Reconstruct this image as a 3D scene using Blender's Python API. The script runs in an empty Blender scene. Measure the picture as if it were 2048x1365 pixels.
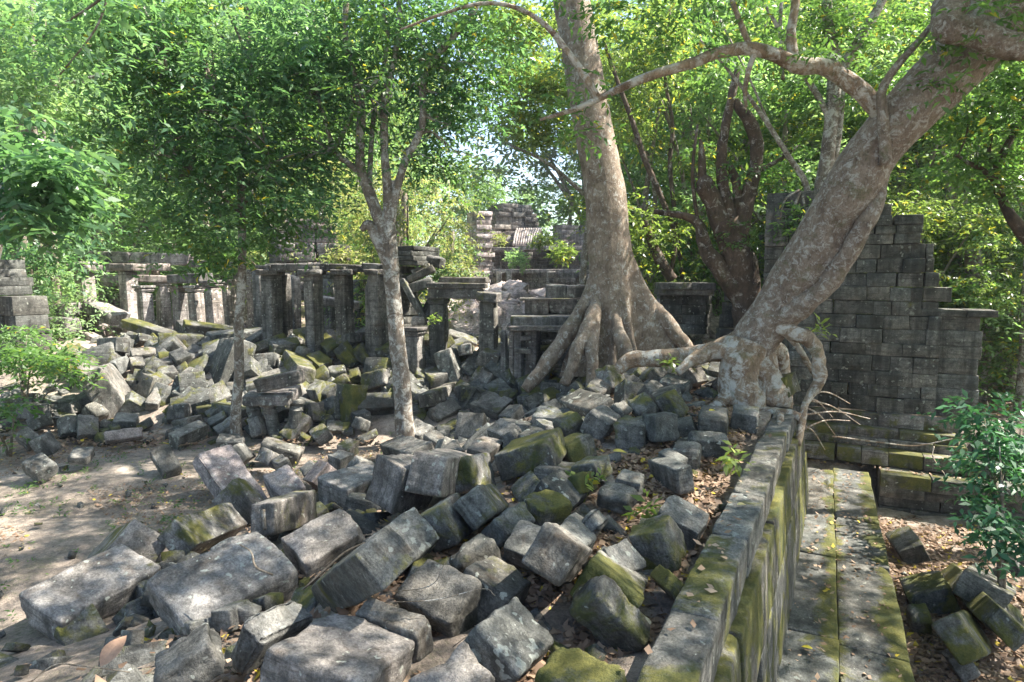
import bpy, math, random
import numpy as np
from mathutils import Vector, Matrix, Euler
R=math.radians
sc=bpy.context.scene
C=sc.collection
# ------------------------------------------------------------------ camera
F=1250.; CX=1024.; CY=682.5; CAMZ=3.0
P=math.atan((CY-550.)/F); cp,sp=math.cos(P),math.sin(P)
cd=bpy.data.cameras.new('camera'); cam=bpy.data.objects.new('camera',cd); C.objects.link(cam)
cam.location=(0,0,CAMZ); cam.rotation_euler=(math.pi/2-P,0,0)
cd.sensor_width=36; cd.lens=36*F/2048.; cd.clip_start=.05; cd.clip_end=600
sc.camera=cam
# ------------------------------------------------------------------ light
SUN=Vector((.64,.07,.765)).normalized()      # towards the sun
el=math.asin(SUN.z); az=math.atan2(SUN.x,SUN.y)
w=bpy.data.worlds.new('World'); sc.world=w; w.use_nodes=True
nt=w.node_tree; nt.nodes.clear()
sky=nt.nodes.new('ShaderNodeTexSky'); sky.sky_type='NISHITA'; sky.sun_disc=False
sky.sun_elevation=el; sky.sun_rotation=az; sky.air_density=1.0; sky.dust_density=1.6; sky.ozone_density=1.0
bg=nt.nodes.new('ShaderNodeBackground'); bg.inputs[1].default_value=.11
ow=nt.nodes.new('ShaderNodeOutputWorld'); nt.links.new(sky.outputs[0],bg.inputs[0]); nt.links.new(bg.outputs[0],ow.inputs[0])
sd=bpy.data.lights.new('sun','SUN'); sd.energy=5.0; sd.angle=R(.53); sd.color=(1,.94,.84)
so=bpy.data.objects.new('sun',sd); C.objects.link(so); so.rotation_euler=SUN.to_track_quat('Z','Y').to_euler(); so.location=(20,-5,30)
sc.view_settings.view_transform='Standard'; sc.view_settings.look='None'; sc.view_settings.gamma=1
sc.view_settings.exposure=2.0; sc.view_settings.use_curve_mapping=False
sc.cycles.max_bounces=8; sc.cycles.diffuse_bounces=4; sc.cycles.glossy_bounces=2; sc.cycles.transmission_bounces=4; sc.cycles.use_denoising=True
sc.cycles.sample_clamp_indirect=6; sc.cycles.sample_clamp_direct=14
# ------------------------------------------------------------------ helpers
EU=np.array([.894427,-.447214]); EV=np.array([.447214,.894427]); YAW=math.atan2(-.447214,.894427)
def at(px,py,Y):
    a=(px-CX)/F; b=(CY-py)/F
    r=np.array([a,cp+b*sp,-sp+b*cp]); r=r*(Y/r[1]); r[2]+=CAMZ
    return r
def S(t):
    t=np.clip(t,0,1); return t*t*(3-2*t)
def Hraw(x,y):
    x=np.asarray(x,float); y=np.asarray(y,float); u=x-.5*y
    m=(.8+.45*S((y-5.)/6))*S((u+7.2)/5.); b=1.25*S((y-10.8)/4.2)
    h=np.maximum(m,b)
    right=u>-.6
    t=(x-7.)*.894427-(y-12.4)*.447214; s=-((x-7.)*.447214+(y-12.4)*.894427)
    lo=np.where(u<.98,-.86,-1.35+.12*S((u-3.2)/3)); lo=lo+S((t-2.2)/1.6)*S((1.6-s)/1.8)*(.1-lo)
    lo=np.where((t<0)&(s<.9),-.7,lo)
    hr=np.where(s>-.25,lo,.1)
    back=1.15*S((y-13.2)/1.6)*S((6.-x)/1.2)
    return np.where(right&((s>-.25)|(x>4.4)),np.maximum(hr,np.where(s<-.5,back,-9)),h)
def H(x,y): return float(Hraw(x,y))
def sines(p,amp,freq,seed,n=7):
    rg=np.random.RandomState(seed); d=np.zeros(len(p))
    for i in range(n):
        k=rg.normal(size=3); k*=freq*(.6+1.1*rg.rand())/np.linalg.norm(k)*(1+i*.35)
        d+=np.sin(p@k+rg.rand()*6.28)/(1+i*.45)
    return d*amp/2.2
def tag(o,label=None,cat=None,group=None,kind=None):
    if label: o['label']=label
    if cat: o['category']=cat
    if group: o['group']=group
    if kind: o['kind']=kind
    return o
def link(name,me,mat=None,parent=None,color=None):
    o=bpy.data.objects.new(name,me); C.objects.link(o)
    if mat is not None and not me.materials: me.materials.append(mat)
    if parent is not None: o.parent=parent
    if color: o.color=color
    return o
def empty(name,loc,label,cat,group=None):
    o=bpy.data.objects.new(name,None); C.objects.link(o); o.location=loc; o.empty_display_size=.2
    return tag(o,label,cat,group)
def mesh_np(name,V,Q,smooth=True,tri=False):
    k=3 if tri else 4
    me=bpy.data.meshes.new(name); V=np.asarray(V,np.float32); Q=np.asarray(Q,np.int32)
    me.vertices.add(len(V)); me.vertices.foreach_set('co',V.ravel())
    me.loops.add(Q.size); me.loops.foreach_set('vertex_index',Q.ravel())
    me.polygons.add(len(Q)); me.polygons.foreach_set('loop_start',np.arange(0,Q.size,k,dtype=np.int32))
    me.polygons.foreach_set('loop_total',np.full(len(Q),k,np.int32))
    if smooth: me.polygons.foreach_set('use_smooth',np.ones(len(Q),bool))
    me.update(calc_edges=True)
    return me
_lat={}
def lattice(N,edge=.9):
    key=(N,edge)
    if key in _lat: return _lat[key]
    g=np.concatenate([[-1],np.linspace(-edge,edge,N-1),[1]]) if N>1 else np.array([-1.,1.])
    idx={}; V=[]; Q=[]
    def vi(i,j,k):
        t=(i,j,k)
        if t not in idx: idx[t]=len(V); V.append((g[i],g[j],g[k]))
        return idx[t]
    for a in range(N):
        for b in range(N):
            Q.append((vi(a,b,N),vi(a+1,b,N),vi(a+1,b+1,N),vi(a,b+1,N)))
            Q.append((vi(a,b,0),vi(a,b+1,0),vi(a+1,b+1,0),vi(a+1,b,0)))
            Q.append((vi(a,0,b),vi(a+1,0,b),vi(a+1,0,b+1),vi(a,0,b+1)))
            Q.append((vi(a,N,b),vi(a,N,b+1),vi(a+1,N,b+1),vi(a+1,N,b)))
            Q.append((vi(0,a,b),vi(0,a,b+1),vi(0,a+1,b+1),vi(0,a+1,b)))
            Q.append((vi(N,a,b),vi(N,a+1,b),vi(N,a+1,b+1),vi(N,a,b+1)))
    _lat[key]=(np.array(V,float),np.array(Q)); return _lat[key]
def stone_verts(d,N,seed,rough=.009,rnd=.02,chips=3,groove=0,warp=.04,edge=.9):
    L,Q=lattice(N,edge); rg=np.random.RandomState(seed)
    half=np.array(d)/2.; rnd=min(rnd,min(half)*.45)
    p=L*half
    # keep edge loops at the rounding distance
    for a in range(3):
        if N>2:
            m=np.isclose(np.abs(L[:,a]),edge); p[m,a]=np.sign(L[m,a])*(half[a]-rnd*.75)
    q=np.clip(p,-(half-rnd),half-rnd); n=p-q; ln=np.linalg.norm(n,axis=1); ok=ln>1e-9
    n[ok]/=ln[ok][:,None]; p=np.where(ok[:,None],q+n*rnd,p)
    # slight taper / skew of the whole block
    t=rg.uniform(-warp,warp,6)
    p0=p/half
    p[:,0]*=1+t[0]*p0[:,1]+t[1]*p0[:,2]; p[:,1]*=1+t[2]*p0[:,0]+t[3]*p0[:,2]; p[:,2]*=1+t[4]*p0[:,0]+t[5]*p0[:,1]
    for c in range(chips):
        s=rg.choice([-1,1],3).astype(float); k=rg.rand()
        nn=s*(rg.rand(3)*.8+.25)
        if k<.55: nn[rg.randint(3)]*=.12
        nn/=np.linalg.norm(nn); deep=rg.uniform(.015,.085)
        if c==0 and chips>2 and rg.rand()<.35: nn=s*(rg.rand(3)*.6+.5); nn/=np.linalg.norm(nn); deep=rg.uniform(.1,.24)
        mx=np.abs(nn)@half; dd=mx*(1-deep); e=p@nn-dd
        p-=np.where(e>0,e,0)[:,None]*nn*.92
    dirn=p/np.maximum(np.linalg.norm(p,axis=1),1e-6)[:,None]
    sz=max(half)
    p+=dirn*(sines(p,rough*2.2,3.2/sz,seed+1)+sines(p,rough*.8,14/sz,seed+2))[:,None]
    if groove:
        m=np.sin(p[:,0]*2*math.pi/groove); top=np.abs(L[:,2])>.8
        p[:,2]+=np.where(top,m*.022,0)
    return p,Q
_cache={}
def stone_mesh(d,N,seed,**k):
    p,Q=stone_verts(d,N,seed,**k); return mesh_np('stone_block',p,Q)
def smallblock(d,seed,N=3,chips=1,rough=.004,rnd=.009,edge=.93):
    """cheap block for masonry, cached by rounded size and one of a few seeds"""
    key=(tuple(round(v,2) for v in d),seed%5,N,chips)
    if key not in _cache:
        p,Q=stone_verts(key[0],N,seed%5+11,rough=rough,rnd=rnd,chips=chips,warp=.015,edge=edge)
        _cache[key]=mesh_np('stone_block',p,Q)
        _cache[key].materials.append(STONE)
    return _cache[key]
def catmull(P,n=6):
    P=np.asarray(P,float); P=np.vstack([2*P[0]-P[1],P,2*P[-1]-P[-2]]); out=[]
    for i in range(1,len(P)-2):
        a,b,c,d=P[i-1:i+3]
        for k in range(n):
            t=k/n; out.append(.5*((2*b)+(-a+c)*t+(2*a-5*b+4*c-d)*t*t+(-a+3*b-3*c+d)*t**3))
    out.append(P[-2]); return np.array(out)
def tube_arrays(P,segs=12,n=6,seed=0,rough=.06,flat=None):
    """P rows x,y,z,r -> verts, quads. rough is relative"""
    Q=catmull(P,n); X=Q[:,:3]; r=np.maximum(Q[:,3],.002); m=len(X)
    T=np.gradient(X,axis=0); T/=np.maximum(np.linalg.norm(T,axis=1),1e-9)[:,None]
    up=np.array([0,0,1.]) if abs(T[0,2])<.9 else np.array([0,1.,0]); 
    A=np.cross(T[0],up); A/=np.linalg.norm(A); V=[]
    th=np.arange(segs)*2*math.pi/segs
    for i in range(m):
        A=A-T[i]*(A@T[i]); A/=max(np.linalg.norm(A),1e-9); B=np.cross(T[i],A)
        V.append(X[i]+r[i]*(np.cos(th)[:,None]*A+np.sin(th)[:,None]*B))
    V=np.array(V).reshape(-1,3); rr=np.repeat(r,segs); cc=np.repeat(X,segs,axis=0)
    if rough: 
        mr=r.max(); s=sines(V,rough,1.6/mr,seed)+sines(V,rough*.4,5/mr,seed+9)
        V=cc+(V-cc)*(1+s)[:,None]
    F_=[]
    a=np.arange(segs); b=(a+1)%segs
    for i in range(m-1):
        F_.append(np.stack([i*segs+a,i*segs+b,(i+1)*segs+b,(i+1)*segs+a],1))
    F_=np.vstack(F_)
    n0=len(V); V=np.vstack([V,X[:1],X[-1:]])
    caps=np.vstack([np.stack([b,a,np.full(segs,n0),np.full(segs,n0)],1),np.stack([(m-1)*segs+a,(m-1)*segs+b,np.full(segs,n0+1),np.full(segs,n0+1)],1)])
    return V,F_,caps
def tubes(name,paths,mat,parent=None,segs=12,n=6,seed=0,rough=.06,color=None):
    """one mesh out of branches that belong to one part"""
    Vs=[];Fs=[];o=0;caps=[]
    for j,P in enumerate(paths):
        sg=segs if np.max(np.asarray(P)[:,3])>.04 else max(5,segs//2)
        V,F_,cp_=tube_arrays(P,sg,n,seed+j*7,rough); Vs.append(V); Fs.append(F_+o); caps.append(cp_[:,:3]+o); o+=len(V)
    V=np.vstack(Vs); Q=np.vstack(Fs); T=np.vstack(caps)
    me=bpy.data.meshes.new(name)
    me.vertices.add(len(V)); me.vertices.foreach_set('co',V.astype(np.float32).ravel())
    li=np.concatenate([Q.ravel(),T.ravel()]).astype(np.int32); me.loops.add(len(li)); me.loops.foreach_set('vertex_index',li)
    me.polygons.add(len(Q)+len(T)); st=np.concatenate([np.arange(len(Q))*4,len(Q)*4+np.arange(len(T))*3]).astype(np.int32)
    me.polygons.foreach_set('loop_start',st); me.polygons.foreach_set('loop_total',np.concatenate([np.full(len(Q),4),np.full(len(T),3)]).astype(np.int32))
    me.polygons.foreach_set('use_smooth',np.ones(len(Q)+len(T),bool)); me.update(calc_edges=True)
    return link(name,me,mat,parent,color)
def pxpath(L,base=(0,0,0)):
    """(px,py,Y,width_px) -> x,y,z,r relative to base"""
    out=[]
    for a,b,Y,w_ in L:
        p=at(a,b,Y); out.append((p[0]-base[0],p[1]-base[1],p[2]-base[2],w_*.5*Y/F))
    return out
# ------------------------------------------------------------------ foliage
def leaves_np(centers,radii,twigs,per,L,twig,seed,droop=.35,flat=.75,wid=.38):
    """centers (n,3), radii (n,3): twigs per cluster, per leaves each -> verts, quads"""
    rg=np.random.RandomState(seed); n=len(centers); m=n*twigs
    c=np.repeat(np.asarray(centers,float),twigs,0); rr=np.repeat(np.asarray(radii,float),twigs,0)
    d=rg.normal(size=(m,3)); d/=np.linalg.norm(d,axis=1)[:,None]
    o=c+d*rr*(rg.rand(m,1)**.45)
    td=d*.6+rg.normal(size=(m,3))*.6; td[:,2]=td[:,2]*(1-flat)-droop*rg.rand(m); td/=np.linalg.norm(td,axis=1)[:,None]
    k=per; M=m*k
    tt=(np.tile(np.arange(k),m)+.5)/k; side=np.where(np.tile(np.arange(k),m)%2==0,1.,-1.)
    td=np.repeat(td,k,0); o=np.repeat(o,k,0)
    up=np.array([0,0,1.])+rg.normal(size=(M,3))*.35
    perp=np.cross(td,up); perp/=np.maximum(np.linalg.norm(perp,axis=1),1e-6)[:,None]
    nn=np.cross(perp,td)
    tl=twig*(.7+.6*np.repeat(rg.rand(m),k))
    base=o+td*(tl*tt)[:,None]; base[:,2]-=droop*.5*tl*tt*tt
    ld=td*.55+perp*side[:,None]*.8+rg.normal(size=(M,3))*.28; ld[:,2]-=droop*.7*rg.rand(M); ld/=np.linalg.norm(ld,axis=1)[:,None]
    nn=nn+rg.normal(size=(M,3))*.3; w_=np.cross(ld,nn); w_/=np.maximum(np.linalg.norm(w_,axis=1),1e-6)[:,None]
    n2=np.cross(w_,ld); l=L*(.65+.7*rg.rand(M))[:,None]
    tip=base+ld*l; tip-=n2*l*.12
    mid=base+ld*l*.45
    a=mid+w_*l*wid*.5+n2*l*.07; b=mid-w_*l*wid*.5+n2*l*.07
    V=np.stack([base,a,tip,b],1).reshape(-1,3); Q=np.arange(len(V)).reshape(-1,4)
    return V,Q
def foliage(name,centers,radii,twigs,per,L,twig,mat,seed,parent=None,off=(0,0,0),**k):
    V,Q=leaves_np(np.asarray(centers)-np.asarray(off),radii,twigs,per,L,twig,seed,**k)
    me=mesh_np(name,V,Q,smooth=False); return link(name,me,mat,parent)
# ------------------------------------------------------------------ materials
def mat_new(name):
    m=bpy.data.materials.new(name); m.use_nodes=True; t=m.node_tree; b=t.nodes['Principled BSDF']; return m,t,b
class G:
    def __init__(s,t): s.t=t
    def n(s,ty,**k):
        x=s.t.nodes.new(ty)
        for a,v in k.items(): setattr(x,a,v)
        return x
    def l(s,a,b): s.t.links.new(a,b)
    def math(s,op,a,b=None,clamp=False):
        x=s.n('ShaderNodeMath',operation=op); x.use_clamp=clamp
        for i,v in enumerate((a,b)):
            if v is None: continue
            if isinstance(v,(int,float)): x.inputs[i].default_value=v
            else: s.l(v,x.inputs[i])
        return x.outputs[0]
    def noise(s,vec,scale,det=4,rough=.6,dist=0):
        x=s.n('ShaderNodeTexNoise'); x.inputs['Scale'].default_value=scale; x.inputs['Detail'].default_value=det; x.inputs['Roughness'].default_value=rough; x.inputs['Distortion'].default_value=dist
        if vec is not None: s.l(vec,x.inputs['Vector'])
        return x.outputs['Fac']
    def ramp(s,fac,stops,interp='LINEAR'):
        x=s.n('ShaderNodeValToRGB'); x.color_ramp.interpolation=interp; e=x.color_ramp.elements
        while len(e)<len(stops): e.new(.5)
        for i,(p,c) in enumerate(stops):
            e[i].position=p; e[i].color=(c,c,c,1) if isinstance(c,(int,float)) else (*c,1)
        s.l(fac,x.inputs[0]); return x.outputs[0]
    def mix(s,f,a,b,mode='MIX'):
        x=s.n('ShaderNodeMix',data_type='RGBA',blend_type=mode); 
        for i,v in ((0,f),(6,a),(7,b)):
            if isinstance(v,(int,float)): x.inputs[i].default_value=v
            elif isinstance(v,tuple): x.inputs[i].default_value=(*v,1)
            else: s.l(v,x.inputs[i])
        return x.outputs[2]
    def bump(s,h,strength,dist,b,prev=None):
        x=s.n('ShaderNodeBump'); x.inputs['Strength'].default_value=strength; x.inputs['Distance'].default_value=dist; s.l(h,x.inputs['Height'])
        if prev is not None: s.l(prev,x.inputs['Normal'])
        if b is not None: s.l(x.outputs[0],b.inputs['Normal'])
        return x.outputs[0]
def stone_material():
    """obj.color: r moss, g brightness (0.5=normal), b lichen, a 1=grey .. 0=pink sandstone"""
    m,t,b=mat_new('weathered_sandstone'); g=G(t)
    tc=g.n('ShaderNodeTexCoord'); oi=g.n('ShaderNodeObjectInfo'); ge=g.n('ShaderNodeNewGeometry')
    off=g.math('MULTIPLY',oi.outputs['Random'],37.)
    va=g.n('ShaderNodeVectorMath',operation='ADD'); g.l(tc.outputs['Object'],va.inputs[0]); 
    cx=g.n('ShaderNodeCombineXYZ'); [g.l(off,cx.inputs[i]) for i in range(3)]; g.l(cx.outputs[0],va.inputs[1]); v=va.outputs[0]
    sep=g.n('ShaderNodeSeparateColor'); g.l(oi.outputs['Color'],sep.inputs[0]); mossA,briA,licA=sep.outputs[0],sep.outputs[1],sep.outputs[2]; grey=oi.outputs['Alpha']
    n1=g.noise(v,2.2,5,.62,.3); n2=g.noise(v,11,6,.7); n3=g.noise(v,55,4,.75)
    base=g.ramp(n1,[(.3,(.092,.096,.088)),(.47,(.160,.160,.146)),(.68,(.262,.250,.225))])
    pink=g.ramp(n1,[(.3,(.19,.15,.15)),(.5,(.33,.27,.26)),(.7,(.42,.37,.35))])
    col=g.mix(grey,pink,base)
    sp_=g.ramp(n2,[(.33,.5),(.5,.98),(.7,1.42)]); col=g.mix(1.,col,sp_,'MULTIPLY')
    gr=g.ramp(n3,[(.32,.55),(.5,1.),(.68,1.45)]); col=g.mix(1.,col,gr,'MULTIPLY')
    mb=g.n('ShaderNodeMapping'); mb.inputs['Scale'].default_value=(.9,.9,13); g.l(v,mb.inputs[0]); bd=g.noise(mb.outputs[0],2.,4,.6,.6); col=g.mix(1.,col,g.ramp(bd,[(.36,.62),(.46,1.),(.62,1.1)]),'MULTIPLY')
    # brown stain
    n5=g.noise(v,3.7,4,.6,.5); st=g.ramp(n5,[(.55,0.),(.75,.55)]); col=g.mix(st,col,(.14,.095,.06))
    # dark run-off streaks on steep faces, in place
    mp=g.n('ShaderNodeMapping'); mp.inputs['Scale'].default_value=(6,6,.55); g.l(ge.outputs['Position'],mp.inputs[0])
    n4=g.noise(mp.outputs[0],1.,4,.65); sn=g.n('ShaderNodeSeparateXYZ'); g.l(ge.outputs['Normal'],sn.inputs[0])
    steep=g.math('SUBTRACT',1.,g.math('ABSOLUTE',sn.outputs[2]),True)
    sk=g.math('MULTIPLY',g.ramp(n4,[(.45,0.),(.62,.75)]),steep); col=g.mix(sk,col,(.035,.036,.032))
    big=g.noise(ge.outputs['Position'],.75,4,.65); col=g.mix(1.,col,g.ramp(big,[(.36,(.5,.5,.48)),(.55,(1.,1.,1.)),(.72,(1.15,1.14,1.1))]),'MULTIPLY')
    # lichen: pale crusts
    vo=g.n('ShaderNodeTexVoronoi',feature='SMOOTH_F1'); vo.inputs['Scale'].default_value=9.; vo.inputs['Smoothness'].default_value=.4
    vw=g.n('ShaderNodeVectorMath',operation='ADD'); nw=g.n('ShaderNodeTexNoise'); nw.inputs['Scale'].default_value=14; g.l(v,nw.inputs['Vector']); 
    vs=g.n('ShaderNodeVectorMath',operation='SCALE'); g.l(nw.outputs['Color'],vs.inputs[0]); vs.inputs['Scale'].default_value=.12; g.l(v,vw.inputs[0]); g.l(vs.outputs[0],vw.inputs[1]); g.l(vw.outputs[0],vo.inputs['Vector'])
    lz=g.noise(v,1.7,3,.5)
    lf=g.math('SUBTRACT',g.math('ADD',g.math('MULTIPLY',lz,.62),g.math('MULTIPLY',licA,.30)),g.math('MULTIPLY',vo.outputs['Distance'],1.35))
    lm=g.ramp(lf,[(.22,0.),(.27,.8)]); n6=g.noise(v,90,3,.7); lc=g.ramp(n6,[(.3,(.27,.29,.25)),(.7,(.47,.48,.43))]); col=g.mix(lm,col,lc)
    fine=g.math('MULTIPLY',g.ramp(g.noise(v,30,5,.8),[(.58,0.),(.68,.75)]),g.ramp(g.noise(v,2.9,3,.5),[(.45,0.),(.6,1.)])); col=g.mix(g.math('MULTIPLY',fine,licA),col,(.5,.5,.46))
    # brightness per block
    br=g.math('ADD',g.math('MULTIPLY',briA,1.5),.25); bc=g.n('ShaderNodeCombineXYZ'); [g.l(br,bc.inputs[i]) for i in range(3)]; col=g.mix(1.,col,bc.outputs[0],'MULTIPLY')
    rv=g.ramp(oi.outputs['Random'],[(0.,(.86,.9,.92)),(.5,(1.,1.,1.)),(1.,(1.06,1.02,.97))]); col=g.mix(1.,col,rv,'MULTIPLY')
    # moss
    at_=g.n('ShaderNodeAttribute',attribute_name='mossv')
    nm=g.noise(v,2.0,6,.68,.4); 
    mf=g.math('ADD',g.math('ADD',g.math('MULTIPLY',nm,1.0),g.math('MULTIPLY',mossA,.33)),g.math('ADD',g.math('MULTIPLY',sn.outputs[2],.06),g.math('MULTIPLY',at_.outputs['Fac'],.5)))
    mm=g.ramp(mf,[(.73,0.),(.83,.9)]); n7=g.noise(v,38,5,.8); n8=g.noise(v,4.5,3,.6)
    mc=g.mix(g.ramp(n8,[(.35,0.),(.62,1.)]),g.ramp(n7,[(.3,(.035,.045,.012)),(.7,(.075,.09,.02))]),g.ramp(n7,[(.3,(.085,.085,.016)),(.7,(.19,.175,.04))]))
    col=g.mix(mm,col,mc)
    g.l(col,b.inputs['Base Color']); b.inputs['Roughness'].default_value=.88; b.inputs['Specular IOR Level'].default_value=.3
    hh=g.math('ADD',g.math('ADD',g.math('MULTIPLY',n2,.6),g.math('MULTIPLY',bd,.35)),g.math('ADD',g.math('MULTIPLY',n3,.4),g.math('MULTIPLY',mm,g.math('MULTIPLY',n7,.8))))
    g.bump(hh,.9,.028,b,g.bump(g.noise(v,120,3,.8),.6,.006,None))
    return m
STONE=stone_material()
def bark_material(name,c1,c2,patch,pa=.5,scale=1.,moss=0.,white=(.62,.60,.55)):
    m,t,b=mat_new(name); g=G(t); tc=g.n('ShaderNodeTexCoord'); v=tc.outputs['Object']
    mp=g.n('ShaderNodeMapping'); mp.inputs['Scale'].default_value=(1,1,.35); g.l(v,mp.inputs[0])
    n1=g.noise(v,1.6*scale,5,.65,.6); n2=g.noise(mp.outputs[0],14*scale,6,.7); n3=g.noise(v,42*scale,5,.75)
    col=g.ramp(n1,[(.32,c1),(.66,c2)]); col=g.mix(1.,col,g.ramp(n2,[(.3,.55),(.5,1.),(.72,1.3)]),'MULTIPLY'); col=g.mix(1.,col,g.ramp(n3,[(.3,.75),(.7,1.2)]),'MULTIPLY')
    l=g.math('ADD',g.math('MULTIPLY',g.noise(v,3.3*scale,6,.72,.8),.75),g.math('MULTIPLY',g.noise(v,16*scale,4,.8),.25))
    lm=g.ramp(l,[(.56-.13*pa,0.),(.63-.10*pa,.85)]); col=g.mix(lm,col,g.mix(g.noise(v,60,3,.7),patch,white))
    if moss:
        mm=g.ramp(g.noise(v,2.7,6,.75,.6),[(.56,0.),(.66,moss)]); col=g.mix(mm,col,(.075,.085,.022))
    g.l(col,b.inputs['Base Color']); b.inputs['Roughness'].default_value=.85; b.inputs['Specular IOR Level'].default_value=.25
    g.bump(g.math('ADD',n2,g.math('MULTIPLY',n3,.5)),.8,.03,b)
    return m
BARK_PALE=bark_material('pale_fig_bark',(.15,.11,.08),(.31,.25,.19),(.34,.32,.28),.25,2.6,.35)
BARK_RED=bark_material('reddish_fig_bark',(.14,.10,.075),(.29,.23,.18),(.36,.34,.30),.42,3.6,.5,(.52,.50,.46))
BARK_ROOT=bark_material('root_bark',(.15,.095,.06),(.34,.26,.18),(.40,.38,.33),.65,1.4,.6)
BARK_DARK=bark_material('dark_brown_bark',(.045,.034,.027),(.13,.09,.063),(.15,.12,.09),.15,1.5,.35)
BARK_GREY=bark_material('grey_bark',(.11,.085,.065),(.24,.20,.16),(.36,.36,.32),.6,2.2,.2)
BARK_FAR=bark_material('twig_bark',(.11,.09,.065),(.24,.20,.155),(.3,.3,.27),.4,2.,.1)
def leaf_material(name,stops,trans=.45,gloss=.35,yel=None):
    m,t,b=mat_new(name); g=G(t); ge=g.n('ShaderNodeNewGeometry'); tc=g.n('ShaderNodeTexCoord')
    rnd=ge.outputs['Random Per Island']; big=g.noise(tc.outputs['Object'],.55,3,.6)
    f=g.math('ADD',g.math('MULTIPLY',rnd,.55),g.math('MULTIPLY',g.math('SUBTRACT',big,.25),.9),True)
    col=g.ramp(f,stops)
    if yel: col=g.mix(g.ramp(rnd,[(1-yel[0]-.005,0.),(1-yel[0],1.)]),col,yel[1])
    g.l(col,b.inputs['Base Color']); b.inputs['Roughness'].default_value=gloss; b.inputs['Specular IOR Level'].default_value=.45
    tr=g.n('ShaderNodeBsdfTranslucent'); hs=g.mix(1.,col,(1.4,1.5,.85),'MULTIPLY'); g.l(hs,tr.inputs[0])
    mx=g.n('ShaderNodeMixShader'); mx.inputs[0].default_value=trans; g.l(b.outputs[0],mx.inputs[1]); g.l(tr.outputs[0],mx.inputs[2]); g.l(mx.outputs[0],t.nodes['Material Output'].inputs[0])
    return m
LEAF_DARK=leaf_material('dark_green_leaf',[(.1,(.05,.12,.06)),(.45,(.10,.20,.10)),(.9,(.20,.32,.16))],.55,.3)
LEAF_MID=leaf_material('green_leaf',[(.1,(.05,.11,.035)),(.5,(.10,.19,.055)),(.9,(.19,.30,.09))],.5,.4,(.03,(.4,.33,.05)))
LEAF_BRIGHT=leaf_material('bright_green_leaf',[(.1,(.085,.14,.04)),(.5,(.17,.235,.065)),(.9,(.30,.36,.12))],.55,.36,(.05,(.5,.42,.06)))
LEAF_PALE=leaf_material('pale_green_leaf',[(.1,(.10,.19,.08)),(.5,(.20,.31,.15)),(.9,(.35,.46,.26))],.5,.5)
LEAF_YEL=leaf_material('yellowing_leaf',[(.1,(.13,.20,.06)),(.5,(.25,.28,.11)),(.9,(.44,.37,.20))],.5,.5)
LEAF_SHRUB=leaf_material('glossy_shrub_leaf',[(.1,(.025,.09,.045)),(.5,(.05,.15,.07)),(.9,(.09,.23,.10))],.3,.42)
LITTER=leaf_material('dry_leaf_litter',[(.05,(.09,.055,.035)),(.4,(.22,.14,.09)),(.7,(.36,.25,.17)),(.95,(.5,.39,.28))],.15,.7,(.03,(.6,.45,.05)))
def soil_material():
    m,t,b=mat_new('forest_soil'); g=G(t); tc=g.n('ShaderNodeTexCoord'); v=tc.outputs['Object']
    n1=g.noise(v,.7,5,.6); n2=g.noise(v,9,6,.75); n3=g.noise(v,40,5,.8)
    col=g.ramp(n1,[(.3,(.20,.16,.125)),(.5,(.33,.27,.22)),(.7,(.46,.39,.32))]); col=g.mix(1.,col,g.ramp(n2,[(.3,.5),(.5,.95),(.7,1.4)]),'MULTIPLY'); col=g.mix(1.,col,g.ramp(n3,[(.3,.6),(.7,1.35)]),'MULTIPLY')
    gr=g.math('MULTIPLY',g.ramp(g.noise(v,1.3,5,.7),[(.52,0.),(.62,.5)]),g.ramp(g.noise(v,26,4,.7),[(.45,0.),(.6,1.)])); col=g.mix(gr,col,(.10,.13,.04))
    g.l(col,b.inputs['Base Color']); b.inputs['Roughness'].default_value=.95
    g.bump(g.math('ADD',n2,n3),.9,.04,b); return m
SOIL=soil_material()

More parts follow.
